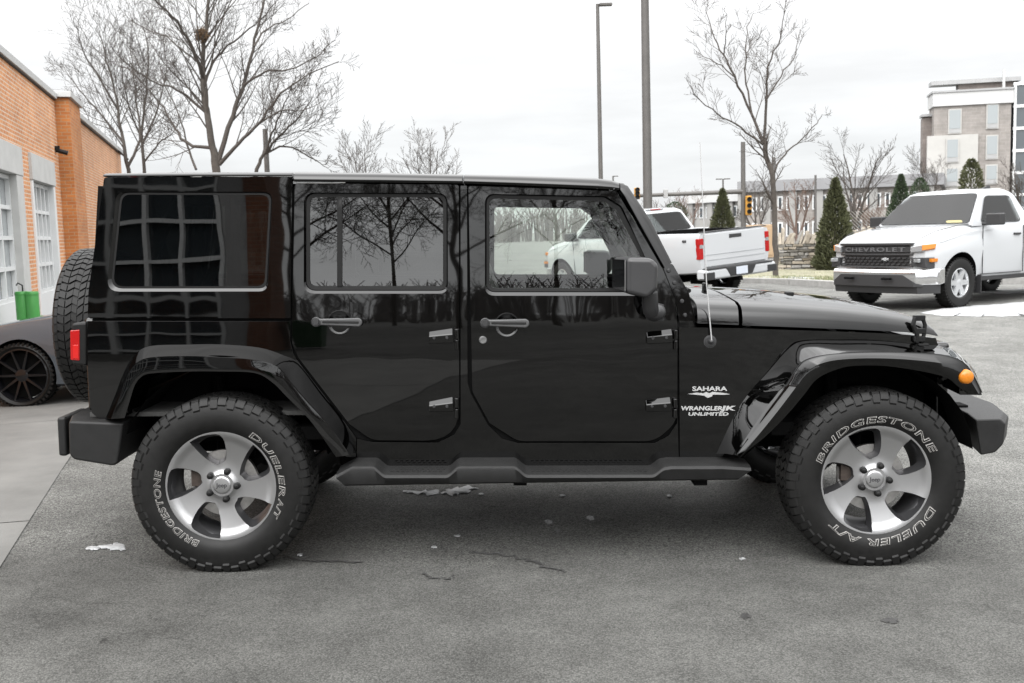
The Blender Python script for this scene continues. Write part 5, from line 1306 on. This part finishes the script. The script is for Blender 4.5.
    bm = BM(); box(bm, (-2.99, 0, 1.425), (.09, 1.80, .022)); obj('tailgate_cap', bm, M_blkplas, tg, bev=.006)
    bm = BM(); box(bm, (-3.05, 0, .58), (.26, 1.98, .21)); rb = obj('rear_bumper', bm, M_white, root, bev=.05)
    bm = BM(); box(bm, (-3.06, 0, .695), (.25, 1.80, .03)); hexa(bm, [(-3.19, -.30, .505), (-3.19, .30, .505), (-3.10, .30, .505), (-3.10, -.30, .505), (-3.19, -.42, .692), (-3.19, .42, .692), (-3.10, .42, .692), (-3.10, -.42, .692)])
    for s in (-1, 1): box(bm, (-3.10, s * .86, .56), (.20, .25, .14))
    obj('bumper_step', bm, M_blkplas, rb, bev=.01)
    bm = BM(); box(bm, (-3.20, 0, .60), (.012, .31, .155)); pl = obj('number_plate', bm, M_plate, rb, bev=.003)
    bm = BM(); box(bm, (-3.06, 0, .43), (.22, .08, .08)); box(bm, (-2.6, .5, .40), (.7, .10, .10)); obj('hitch', bm, M_dark, root)
    for s in (-1, 1):
        bm = BM(); t = text_mesh('4X4', .07, .1, .002); bm_add(bm, t, lambda c: Vector((-2.62 - s * c.x, s * (.994 if c.z > 0 else .97), 1.26 + c.y))); obj('side_decal', bm, M_blkplas, root, None)
    bm = BM(); box(bm, (-.58 + B, 0, 1.90), (.05, .5, .03)); bl = obj('brake_light', bm, M_lamp, cab, bev=.008)
    bm = BM(); box(bm, (-.605 + B, 0, 1.90), (.02, .28, .02)); obj('brake_lens', bm, M_red, bl)
    bm = BM(); hexa(bm, [(-.12, .22, 1.925), (.14, .22, 1.925), (.14, .26, 1.925), (-.12, .26, 1.925), (-.12, .235, 1.985), (-.05, .235, 1.985), (-.05, .245, 1.985), (-.12, .245, 1.985)]); obj('roof_antenna', bm, M_blkplas, cab, bev=.006)
    bm = BM(); box(bm, (0, 0, .50), (5.2, 1.0, .16)); tube(bm, [(1.78, -.8, .4), (1.78, .8, .4)], .05, 8); tube(bm, [(-1.78, -.8, .4), (-1.78, .8, .4)], .06, 8); obj('chassis_frame', bm, M_dark, root)
    return root
pr = pickup('white pickup facing the viewer with black grille and chrome bumper, in front of the hotel', (8.17, 18.6, .11), R(213), .62)
pl_ = pickup('white pickup seen from behind with red tail lamps, beyond the suv hood', (3.03, 24.0, .03), R(122))
pl_.rotation_euler = (Matrix.Rotation(R(122), 3, 'Z') @ Matrix.Rotation(R(-3.5), 3, 'X')).to_euler()
# notes left on the dashboard of the right pickup
q = pr.matrix_basis @ Vector((.98, .48, 1.425))
bm = BM(); pts, nrm = quad_pane([(1.42, -.915, 1.325), (1.42, .915, 1.325), (.86, .70, 1.85), (.86, -.70, 1.85)], .74, .90, .06, .12, .014, .02); prism(bm, pts, -nrm * .004); bmesh.ops.recalc_face_normals(bm, faces=bm.faces); obj('paper_sticker', bm, mat('yellow_paper', (.62, .52, .22), .7), pr)

# grey sports car on the left
SW = simple_wheel(.325, .235, .272, 10, M_wheelblk, .020)
car = empty('sports_car', (-3.60, 11.40, gh(-5, 10.8)), R(180), 'grey low sports car with black ten-spoke wheels, behind the suv bumper', 'car')
st = [(2.25, .60, .62, .45, .30, .45, .55, .62), (2.15, .78, .80, .66, .22, .48, .62, .70), (1.9, .88, .89, .74, .20, .52, .70, .79), (1.35, .90, .93, .78, .20, .56, .76, .88), (.8, .90, .93, .80, .20, .58, .80, .96), (.45, .90, .92, .80, .20, .60, .84, 1.01), (-.4, .90, .92, .82, .20, .60, .86, 1.02), (-1.2, .91, .95, .82, .20, .62, .88, 1.04), (-1.8, .88, .93, .78, .24, .64, .88, 1.03), (-2.15, .80, .84, .70, .32, .64, .86, .98), (-2.25, .70, .74, .62, .40, .62, .82, .92)]
cb = obj('body', body_loft(st), [M_gray, M_dark], car, 35); arch_cut(cb, (1.35, -1.35), .36, .335, .95, .60); finish(cb, 32, .01)
bm = BM(); rows = []
for x, z, w in ((.75, .98, .76), (-.05, 1.32, .60), (-.5, 1.36, .58), (-1.0, 1.32, .58), (-1.75, 1.04, .70)):
    rows.append([Vector((x, -.80, .97)), Vector((x, -w - .02, z - .03)), Vector((x, -w + .06, z)), Vector((x, 0, z + .015)), Vector((x, w - .06, z)), Vector((x, w + .02, z - .03)), Vector((x, .80, .97))])
vs = loft(bm, rows); bm.faces.new(vs[0]); bm.faces.new(vs[-1]); bmesh.ops.recalc_face_normals(bm, faces=bm.faces); cc = obj('cabin', bm, M_gray, car, 30, .02)
pane('windshield', [(.75, -.76, .98), (.75, .76, .98), (-.05, .60, 1.32), (-.05, -.60, 1.32)], .04, .96, .04, .95, M_cabglass, cc, .012, .1, .01)
for s in (-1, 1):
    Q = [(.62, s * .80, 1.0), (-1.6, s * .80, 1.0), (-1.0, s * .60, 1.30), (-.05, s * .60, 1.30)]
    if s < 0: Q = [Q[1], Q[0], Q[3], Q[2]]
    pane('door_window', Q, .10, .90, .06, .9, M_cabglass, cc, .012, .15, .012)
    for x in (1.35, -1.35): put_wheel(car, SW, (x, s * .815, .325), s > 0)
    bm = BM(); hexa(bm, [(2.16, s * .52, .60), (1.80, s * .84, .66), (1.72, s * .88, .72), (2.10, s * .55, .70), (2.0, s * .50, .60), (1.7, s * .75, .66), (1.65, s * .78, .73), (1.95, s * .50, .72)]); bmesh.ops.recalc_face_normals(bm, faces=bm.faces); obj('headlight', bm, M_cabglass, car, bev=.01)
    bm = BM(); box(bm, (.60, s * .96, 1.0), (.13, .20, .12)); obj('side_mirror', bm, M_gray, car, bev=.03)
    bm = BM(); box(bm, (.72, s * .932, .62), (.008, .01, .62)); box(bm, (-.75, s * .932, .62), (.008, .01, .6)); obj('door_seam', bm, M_blkplas, car)

# parked cars far off by the long building
def far_car(px, py, Y, m, lab, rz, van=False):
    p = wp(px, py, Y); c = empty('parked_car', (p.x, Y, 0), rz, lab, 'car', 'far parked cars')
    k = 1.35 if van else 1
    bm = BM(); pts = [(-2.2, .35), (2.2, .35), (2.25, .75), (1.2, .95 * k), (.5, 1.45 * k), (-1.6, 1.45 * k), (-2.2, 1.0 * k)]; prism(bm, [(x, -.88, z) for x, z in pts], (0, 1.76, 0)); bmesh.ops.recalc_face_normals(bm, faces=bm.faces); b = obj('body', bm, m, c, bev=.08)
    for s in (-1, 1):
        bm = BM(); prism(bm, [(x, s * .885, z) for x, z in ((-1.7, 1.0 * k), (.9, 1.0 * k), (.4, 1.38 * k), (-1.5, 1.38 * k))], (0, -s * .02, 0)); bmesh.ops.recalc_face_normals(bm, faces=bm.faces); obj('window', bm, M_cabglass, c)
        for x in (-1.4, 1.4):
            bm = BM(); lathe(bm, [(.001, -.1), (.2, -.1), (.33, -.08), (.33, .1), (.001, .1)], 20, 'y', c=(x, s * .8, .33)); obj('wheel', bm, M_rub, c, recalc=True)
far_car(791, 222, 92, M_white, 'white van far behind the stone wall, right of the tall tree', R(8), True)
far_car(800, 226, 88, M_black, 'small dark car far behind the stone wall', R(-5))
far_car(705, 226, 90, M_white, 'small white car far behind the left pickup', R(20))
# ------------------------------------------------------------------ verge, stone wall, far buildings, snow
M_grass = mat('winter_grass_soil', (.20, .19, .13), .95, var=.35, vscale=3, bump=.8, bscale=30)
M_blade = mat('dry_grass_blade', (.25, .24, .15), .9, var=.3, vscale=2)
M_blade2 = mat('green_grass_blade', (.11, .14, .06), .9, var=.3, vscale=2)
ga, gb, gc, gd = Vector((7.6, 22.6, 0)), Vector((5.6, 26.2, 0)), Vector((3.4, 40, 0)), Vector((46, 40, 0)); ge = Vector((46, 30, 0)); gf = Vector((14, 24, 0))
bm = BM(); prism(bm, [p + Vector((0, 0, .02 + gh(p.x, p.y))) for p in (ga, gb, gc, gd, ge, gf)], (0, 0, .10)); bmesh.ops.recalc_face_normals(bm, faces=bm.faces)
bmesh.ops.subdivide_edges(bm, edges=bm.edges[:], cuts=1); tag(obj('verge', bm, M_grass), 'raised grass verge in front of the stone wall', kind='structure')
def kerb(a, b, w=.18, h=.15):
    d = (b - a).normalized(); n = Vector((-d.y, d.x, 0)); bm = BM()
    L_ = (b - a).length; k = max(1, int(L_ / 1.5))
    for i in range(k):
        p, q = a + d * (L_ * i / k + .005), a + d * (L_ * (i + 1) / k - .005)
        hexa(bm, [p - n * w + Vector((0, 0, -.1)), q - n * w + Vector((0, 0, -.1)), q + n * .0 + Vector((0, 0, -.1)), p + Vector((0, 0, -.1)), p - n * w + Vector((0, 0, h + gh(p.x, p.y))), q - n * w + Vector((0, 0, h + gh(q.x, q.y))), q + Vector((0, 0, h + gh(q.x, q.y))), p + Vector((0, 0, h + gh(p.x, p.y)))])
    bmesh.ops.recalc_face_normals(bm, faces=bm.faces); tag(obj('kerb', bm, M_curb, bev=.02), 'concrete kerb along the verge', kind='structure')
kerb(gb, ga); kerb(ga, gf); kerb(gf, ge); kerb(gc, gb)
rnd = random.Random(2)
for m, nm, n in ((M_blade, 'dry_grass', 9000), (M_blade2, 'green_grass', 6000)):
    V, F = [], []
    while len(F) < n:
        u, v = rnd.random(), rnd.random() ** 1.6
        x, y = 4.6 + u * 8.5, 22.6 + v * 11
        if y < 22.6 + (7.6 - x) * 1.8 + .2 or (x > 7.6 and y < 22.6 + (x - 7.6) * .22 + .2) or noise.noise(Vector((x * .9, y * .5, 3))) > .32: continue
        z = .12 + gh(x, y); a = rnd.random() * 6.28; h = rnd.uniform(.03, .09); w = .012; i = len(V)
        V += [(x - math.cos(a) * w, y - math.sin(a) * w, z - .01), (x + math.cos(a) * w, y + math.sin(a) * w, z - .01), (x + rnd.uniform(-.05, .05), y + rnd.uniform(-.05, .05), z + h)]; F.append((i, i + 1, i + 2))
    me = bpy.data.meshes.new(nm); me.from_pydata(V, [], F); me.update(); tag(link(nm, me, None, m), kind='stuff')
# dry-stone wall: flat courses below, upright cap stones on top
M_st = [mat('wall_stone_%s' % k, c, .9, var=.3, vscale=5, bump=.6, bscale=18) for k, c in (('tan', (.27, .235, .19)), ('gray', (.24, .23, .215)), ('buff', (.36, .32, .265)), ('dark', (.15, .14, .125)))]
w0, w1 = Vector((8.15, 31.9, 0)), Vector((20, 29.6, 0)); wd = (w1 - w0).normalized(); wnm = Vector((wd.y, -wd.x, 0)); wa = math.atan2(wd.y, wd.x)
swall = empty('stone_wall', w0, wa, 'dry-stone wall of flat courses with upright cap stones, between the conifer and the left pickup', 'wall')
courses, caps_ = BM(), BM(); z = .05
LW = 11.8
while z < .92:
    h = rnd.uniform(.06, .13); x = -rnd.random() * .2
    while x < LW:
        l = rnd.uniform(.12, .40); d = rnd.uniform(.38, .52)
        vs = hexa(courses, [Vector((x + .008, -d / 2, z)), Vector((x + l - .008, -d / 2, z)), Vector((x + l - .008, d / 2, z)), Vector((x + .008, d / 2, z)), Vector((x + .008, -d / 2, z + h - .02)), Vector((x + l - .008, -d / 2, z + h - .02)), Vector((x + l - .008, d / 2, z + h - .02)), Vector((x + .008, d / 2, z + h - .02))], rnd.choice((0, 0, 1, 1, 2, 3)))
        for v in vs: v.co += Vector((rnd.uniform(-.015, .015), rnd.uniform(-.03, .03), rnd.uniform(-.012, .012)))
        x += l
    z += h
x = 0
while x < LW:
    l = rnd.uniform(.07, .15); h = rnd.uniform(.28, .50); lean = rnd.uniform(-.10, .20)
    vs = hexa(caps_, [Vector((x, -.24, .92)), Vector((x + l - .012, -.24, .92)), Vector((x + l - .012, .24, .92)), Vector((x, .24, .92)), Vector((x + lean, -.20, .92 + h)), Vector((x + l * .8 + lean, -.20, .92 + h * rnd.uniform(.85, 1.05))), Vector((x + l * .8 + lean, .20, .92 + h * rnd.uniform(.85, 1.05))), Vector((x + lean, .20, .92 + h))], rnd.choice((0, 1, 2, 2, 2, 2)))
    for v in vs: v.co += Vector((rnd.uniform(-.02, .02), rnd.uniform(-.03, .03), 0))
    x += l
tag(obj('courses', courses, M_st, swall, 25, .012), kind='stuff'); tag(obj('cap_stones', caps_, M_st, swall, 25, .012), kind='stuff')
bm = BM(); box(bm, (LW / 2, 0, .45), (LW - .3, .30, .85)); obj('core', bm, M_st[3], swall)

def ragged(name, pts, th, m=M_snow, jit=.06, seed=1, up=.004, k=5):
    rnd = random.Random(seed); P = crom(pts + [pts[0]], k)[:-1]
    P = [p + Vector((rnd.uniform(-jit, jit), rnd.uniform(-jit, jit) * 1.6, 0)) for p in P]; c = sum(P, Vector()) / len(P)
    bm = BM(); o_ = [bm.verts.new((p.x, p.y, gh(p.x, p.y) + up)) for p in P]; i_ = [bm.verts.new((q.x, q.y, gh(q.x, q.y) + up + th)) for q in [c + (p - c) * .86 for p in P]]
    n = len(P)
    for k_ in range(n): bm.faces.new((o_[k_], o_[(k_ + 1) % n], i_[(k_ + 1) % n], i_[k_]))
    cv = bm.verts.new((c.x, c.y, gh(c.x, c.y) + up + th))
    for k_ in range(n): bm.faces.new((i_[k_], i_[(k_ + 1) % n], cv))
    bmesh.ops.recalc_face_normals(bm, faces=bm.faces); bm.normal_update()
    if cv.normal.z < 0: bmesh.ops.reverse_faces(bm, faces=bm.faces)
    return tag(obj(name, bm, m, None, 60), kind='stuff')
G = lambda *pp: [wg(*p) for p in pp]
ragged('snow_patch', G((922, 313), (950, 309), (985, 306), (1022, 303.5), (1060, 303), (1080, 318), (1040, 317.5), (1012, 316), (990, 316.5), (965, 316), (940, 316)), .03, seed=3, jit=.05)
ragged('snow_patch', G((980, 292), (1010, 290), (1040, 289), (1040, 292), (1008, 294)), .02, seed=4, jit=.08)
ragged('snow_patch', G((95, 548), (104, 546.5), (112, 546), (116, 544), (124, 547), (126, 550), (118, 551), (108, 550)), .006, seed=5, jit=.008)
ragged('snow_patch', G((85, 549), (92, 547.5), (99, 548), (98, 550.5), (90, 551)), .004, seed=6, jit=.006)
ragged('snow_patch', G((444, 493), (455, 489), (474, 487.5), (470, 491), (458, 495), (448, 495.5)), .006, seed=7, jit=.03)
ragged('snow_patch', G((405, 493), (425, 491.5), (440, 492), (438, 494), (418, 495)), .004, seed=8, jit=.03)
for i, (x, y) in enumerate(((481, 495), (562, 496.5), (457, 537), (434, 548), (669, 497), (300, 556), (742, 560))):
    ragged('snow_patch', G((x - 3, y), (x, y - 1), (x + 3, y), (x, y + 1)), .005, seed=20 + i, jit=.004)
def verge_snow(pts, seed):
    o = ragged('snow_patch', pts, .03, seed=seed, jit=.12, up=.125); return o
for i, (a, b, c, d) in enumerate(((8.2, 31.0, 3.6, .7), (7.4, 29.2, 1.6, .5), (9.2, 27.8, 1.4, .4), (6.6, 27.2, .9, .5), (8.6, 24.6, 1.3, .35), (8.2, 23.4, 1.5, .25), (11, 29.5, 2.5, 1.0), (7.0, 25.4, .6, .5))):
    verge_snow([Vector((a + c * .5 * math.cos(t), b + d * math.sin(t), 0)) for t in [k * .7 for k in range(9)]], 40 + i)
# oil spots on the asphalt
M_oil = mat('oil_stained_asphalt', (.035, .034, .033), .45, var=.3, vscale=60, bump=.6, bscale=300)
for i, (x, y, w) in enumerate(((890, 621, 9), (745, 616.5, 5), (548, 523, 4), (590, 519, 4), (557, 531, 3))):
    o = ragged('oil_spot', G((x - w, y), (x - w * .3, y - 2.6), (x + w * .7, y - 2), (x + w, y + 1), (x, y + 2.4)), .0006, M_oil, .006, 60 + i, .003)

# tar-dark seams in the asphalt
def seam(pts, w, seed):
    rnd = random.Random(seed); P = crom(G(*pts), 8); bm = BM(); a, b = [], []
    for i, p in enumerate(P):
        d = (P[min(i + 1, len(P) - 1)] - P[max(i - 1, 0)]).normalized(); n = Vector((-d.y, d.x, 0)); k = w * rnd.uniform(.25, 1.3)
        q = p + n * rnd.uniform(-.02, .02); a.append(Vector((q.x, q.y, gh(q.x, q.y) + .004)) + n * k); b.append(Vector((q.x, q.y, gh(q.x, q.y) + .004)) - n * k)
    loft(bm, [a, b]); bm.normal_update()
    for f in bm.faces:
        if f.normal.z < 0: f.normal_flip()
    tag(obj('tar_seam', bm, M_oil), kind='stuff')
seam([(262, 557), (285, 558), (310, 561), (335, 562), (362, 563)], .012, 1); seam([(470, 553), (500, 555), (525, 560), (548, 569), (566, 572)], .010, 2)
seam([(420, 575), (440, 579), (455, 577)], .008, 5)

# hotel
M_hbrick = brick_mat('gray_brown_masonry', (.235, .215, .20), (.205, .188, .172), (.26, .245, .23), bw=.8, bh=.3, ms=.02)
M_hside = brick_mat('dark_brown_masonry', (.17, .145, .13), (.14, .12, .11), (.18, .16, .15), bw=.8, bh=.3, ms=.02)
M_stucco = mat('cream_stucco', (.36, .352, .335), .9, var=.06, vscale=1)
M_roofcap = mat('pale_roof_trim', (.42, .42, .415), .7)
YH = 92
ha = R(-14); c0 = wp(1011, 120, YH); c0.z = 0; hdx, hdn = Vector((math.cos(ha), math.sin(ha), 0)), Vector((-math.sin(ha), math.cos(ha), 0))
def hpt(px, py):
    d = wray(px, py); o_ = Vector((0, 0, CAM_H)); return o_ + d * ((c0 - o_).dot(hdn) / d.dot(hdn))
def HZ(px, py): return hpt(px, py).z
hot = empty('hotel', c0, ha, 'four-storey gray masonry hotel with a cream panel, at the right', 'building')
# local x runs left (negative) along the front, y away
Wd = -(hpt(934, 130) - c0).dot(hdx)
ZT = HZ(1011, 91)
def hb(name, xa, xb, ya, yb, za, zb, m, p=None, bev=None):
    bm = BM(); box(bm, ((xa + xb) / 2, (ya + yb) / 2, (za + zb) / 2), (xb - xa, yb - ya, zb - za)); return obj(name, bm, m, p or hot, 35, bev)
hb('wall', -Wd, 0, 0, 3, 0, ZT - 1.0, M_hbrick); hb('parapet', -Wd - .15, .15, -.2, 3, ZT - 1.0 + .004, ZT + .15, M_roofcap)
hb('parapet_top', -Wd - .25, .25, -.3, 3.1, ZT + .155, ZT + .32, M_coping)
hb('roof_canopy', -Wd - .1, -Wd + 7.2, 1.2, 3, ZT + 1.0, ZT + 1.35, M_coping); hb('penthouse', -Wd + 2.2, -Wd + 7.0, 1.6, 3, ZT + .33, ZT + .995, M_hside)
hb('roof_mast', -Wd + 5.6, -Wd + 5.8, .5, .7, ZT + .33, ZT + 1.9, M_roofcap)
def lx(px): return (hpt(px, 150) - c0).dot(hdx)
zp0, zp1 = HZ(950, 190), HZ(950, 135.5)
hb('cream_panel', lx(929) - .2, lx(977), -.45, -.004, 1, zp1, M_stucco)
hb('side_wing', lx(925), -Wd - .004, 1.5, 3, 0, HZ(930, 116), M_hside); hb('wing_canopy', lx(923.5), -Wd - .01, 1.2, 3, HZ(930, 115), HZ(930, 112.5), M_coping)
def win(pxa, pxb, pya, pyb, off):
    za, zb = HZ((pxa + pxb) / 2, pyb), HZ((pxa + pxb) / 2, pya); f = hb('window', lx(pxa), lx(pxb), off - .10, off - .004, za, zb, M_stucco)
    w = lx(pxb) - lx(pxa); n = 2
    hb('pane', lx(pxa) + .10, lx(pxb) - .10, off - .13, off - .104, za + .45, zb - .10, M_bglass2, f)
    hb('grille', lx(pxa) + .10, lx(pxb) - .10, off - .135, off - .104, za + .08, za + .40, M_coping, f)
for r_ in ((109, 134), ): win(947.5, 961, r_[0], r_[1], 0)
for a, b in ((104, 129), (135, 159.5), (164.5, 184.5)): win(985.5, 998, a, b, 0)
for a, b in ((139, 163), (168, 187)): win(945, 958, a, b, -.45)
# glazed stair tower at the corner
hb('glass_tower', .3, 9, .6, 11, 0, ZT + .6, M_bglass)
for k in range(7): hb('tower_rail', .25, 9.1, .45, .59, 1.5 + k * 1.9, 1.75 + k * 1.9, M_frame)
for k in range(4): hb('tower_post', .3 + k * 2.6, .5 + k * 2.6, .40, .585, 0, ZT + .6, M_frame)
# long low buildings
M_pier = mat('gray_pier', (.24, .235, .225), .85, var=.1, vscale=1)
def long_building(label, pxa, pxb, ya, yb, Ya, Yb, m1, roofm, nwin, storeys, canopy=False):
    A, B = wp(pxa, ya, Ya), wp(pxb, yb, Yb); h = max(A.z, B.z); d = Vector((B.x - A.x, B.y - A.y, 0)); L_ = d.length
    o = empty('long_building', (A.x, A.y, 0), math.atan2(d.y, d.x), label, 'building')
    def q(n, xa, xb, y0, y1, z0, z1, m, p=None):
        bm = BM(); box(bm, ((xa + xb) / 2, (y0 + y1) / 2, (z0 + z1) / 2), (xb - xa, y1 - y0, z1 - z0)); return obj(n, bm, m, p or o)
    q('wall', 0, L_, 0, 12, 0, h - .9, m1); q('roof', -.3, L_ + .3, -.5, 12.4, h - .895, h, roofm)
    for s in range(storeys):
        zz = (h - .9) / storeys
        for k in range(nwin):
            x = L_ * (k + .5) / nwin; w = L_ / nwin * .30
            f = q('window', x - w, x + w, -.08, -.004, zz * (s + .25), zz * (s + .80), M_frame); q('pane', x - w + .1, x + w - .1, -.11, -.084, zz * (s + .25) + .1, zz * (s + .80) - .1, M_bglass, f)
    for k in range(nwin + 1):
        if k % 3 == 0: q('pier', L_ * k / nwin - .3, L_ * k / nwin + .3, -.30, -.12, 0, h - .9, M_pier)
    return o
long_building('long two-storey gray building running behind the conifers', 742, 940, 188.5, 173, 88, 82, M_hbrick, mat('gray_metal_roof', (.20, .20, .205), .6, var=.08, vscale=.5), 22, 2)
long_building('lower gray building with a flat roof behind the traffic signal', 692, 746, 193.5, 190.5, 95, 90, mat('gray_panel', (.27, .265, .255), .8, var=.1, vscale=.6), M_roofcap, 8, 2)
# tan cabinet and chain-link fence
p = wp(760, 222, 48); cbn = empty('utility_cabinet', (p.x, 48, 0), R(10), 'tan utility cabinet far behind the left pickup tailgate', 'cabinet')
bm = BM(); box(bm, (0, 0, .78), (1.1, .7, 1.5)); obj('housing', bm, mat('tan_paint', (.36, .25, .15), .6), cbn, bev=.03); bm = BM(); box(bm, (0, -.36, .75), (.9, .03, 1.2)); obj('door', bm, mat('tan_paint', (.36, .25, .15), .6), cbn, bev=.01)
fn = empty('wire_fence', (11.2, 36, 0), R(-4), 'chain-link fence behind the conifer at the end of the stone wall', 'fence'); T_ = Tubes()
for k in range(90):
    x = k * .12
    T_.add([Vector((x, 0, .0)), Vector((x + 1.9, 0, 1.9))], [.007, .007], 3); T_.add([Vector((x + 1.9, .01, .0)), Vector((x, .01, 1.9))], [.007, .007], 3)
M_galv = mat('galvanised_wire', (.40, .40, .39), .5, .5); T_.build('wire_mesh', M_galv, fn)
for k in range(6):
    bm = BM(); tube(bm, [(k * 2.5, .03, 0), (k * 2.5, .03, 2.05)], .04, 8); obj('post', bm, M_galv, fn)

# ------------------------------------------------------------------ the side of the car park behind the photographer: it shows in the car's paint and glass
M_brick3 = brick_mat('dark_brown_brick', (.17, .065, .032), (.125, .045, .022), (.16, .10, .07), bw=.23, bh=.078, ms=.010)
back = empty('brick_showroom', (-4.1, -8.6, 0), R(180), 'brick showroom with a large white-framed window grid, mirrored in the suv rear glass', 'building')
def kb(n, xa, xb, ya, yb, za, zb, m, p=None):
    bm = BM(); box(bm, ((xa + xb) / 2, (ya + yb) / 2, (za + zb) / 2), (xb - xa, yb - ya, zb - za)); return obj(n, bm, m, p or back)
# local +x points to world -x, local -y faces the suv
kb('wall', 0, .42, 0, 1.2, 0, 6.4, M_brick3); kb('wall', .424, .85, .06, 1.2, 0, 6.4, M_coping); kb('wall', .854, 14, 0, 1.2, 5.4, 6.4, M_brick3); kb('wall', 8.5, 14, 0, 1.2, 0, 5.396, M_brick3)
gl = kb('window_wall', .854, 8.496, .22, .30, .0, 5.396, M_bglass)
for k in range(13): x = .90 + k * .63; kb('mullion', x - .035, x + .035, .08, .216, 0, 5.39, M_frame, gl)
for k in range(9): z = .1 + k * .65; kb('rail', .86, 8.49, .09, .215, z - .035, z + .035, M_frame, gl)
kb('coping', -.15, 14.1, -.15, 1.3, 6.404, 6.6, M_coping)
M_bin = mat('dark_green_plastic', (.012, .05, .016), .5)
bb_ = empty('wheelie_bin', (-3.7, -9.6, 0), 0, 'green wheeled bin beside the showroom, mirrored in the suv door', 'bin')
bm = BM(); hexa(bm, [(-.25, -.25, .05), (.25, -.25, .05), (.25, .25, .05), (-.25, .25, .05), (-.3, -.33, 1.0), (.3, -.33, 1.0), (.3, .33, 1.0), (-.3, .33, 1.0)]); obj('body', bm, M_bin, bb_, bev=.03)
bm = BM(); box(bm, (0, 0, 1.04), (.64, .7, .06)); obj('lid', bm, M_bin, bb_, bev=.02)
def back_tree(x, y, h, w, seed, label, r=.13):
    rnd = random.Random(seed); root = empty('leafless_tree', (x, y, 0), 0, label, 'tree', 'trees behind the photographer'); TT, TC = Tubes(), Tubes(); zb = h * .24
    TT.add([Vector((0, 0, -.1)), Vector((0, .03, zb * .5)), Vector((.03, 0, zb)), Vector((0, .05, h * .6)), Vector((.05, 0, h))], [r * 1.2, r, r * .85, r * .5, .02], 8)
    for k in range(13):
        a = 2.4 * k + rnd.random(); t = k / 12; sp = rnd.uniform(.9, 1.7) * (1 - .45 * t)
        branch(TC, rnd, Vector((.02, 0, zb + (h * .6 - zb) * t)), Vector((math.cos(a) * sp, math.sin(a) * sp, 1)).normalized(), w * rnd.uniform(.55, .8) * (1 - .3 * t), r * .42, 0, 3, .02, .10, 9, .008, .8)
    TT.build('trunk', M_bark, root); TC.build('branches', M_twig, root)
for a in ((-8.1, -30, 12, 8, 71, 'leafless tree behind the showroom corner, mirrored beside the rear door'), (-1.9, -30, 12, 8.5, 72, 'wide leafless tree mirrored between the suv doors'), (2.4, -44, 14, 9, 73, 'far leafless tree mirrored above the front door handle'), (6.9, -30, 12, 8, 74, 'leafless tree mirrored at the windshield pillar'), (-6.2, -46, 14, 9, 75, 'far leafless tree mirrored in the rear door glass'), (13.5, -33, 12, 8, 76, 'leafless tree mirrored over the suv front fender')): back_tree(*a)
rnd = random.Random(19); T_ = Tubes()
for k in range(1100):
    a = rnd.uniform(-1.2, 1.2); d = rnd.uniform(75, 95); x, y = d * math.sin(a), -d * math.cos(a); h = rnd.uniform(1.8, 3.4) + 2 * noise.noise(Vector((a * 9, 4, 0)))
    for j in range(3): T_.add([Vector((x, y, 0)), Vector((x + rnd.uniform(-.5, .5), y, h * .6)), Vector((x + rnd.uniform(-1.5, 1.5), y, h * rnd.uniform(.8, 1.05)))], [.12, .07, .03], 3)
tag(T_.build('far_woods', mat('far_twigs', (.13, .12, .115), .9), None), 'wood along the horizon behind the photographer', kind='stuff')
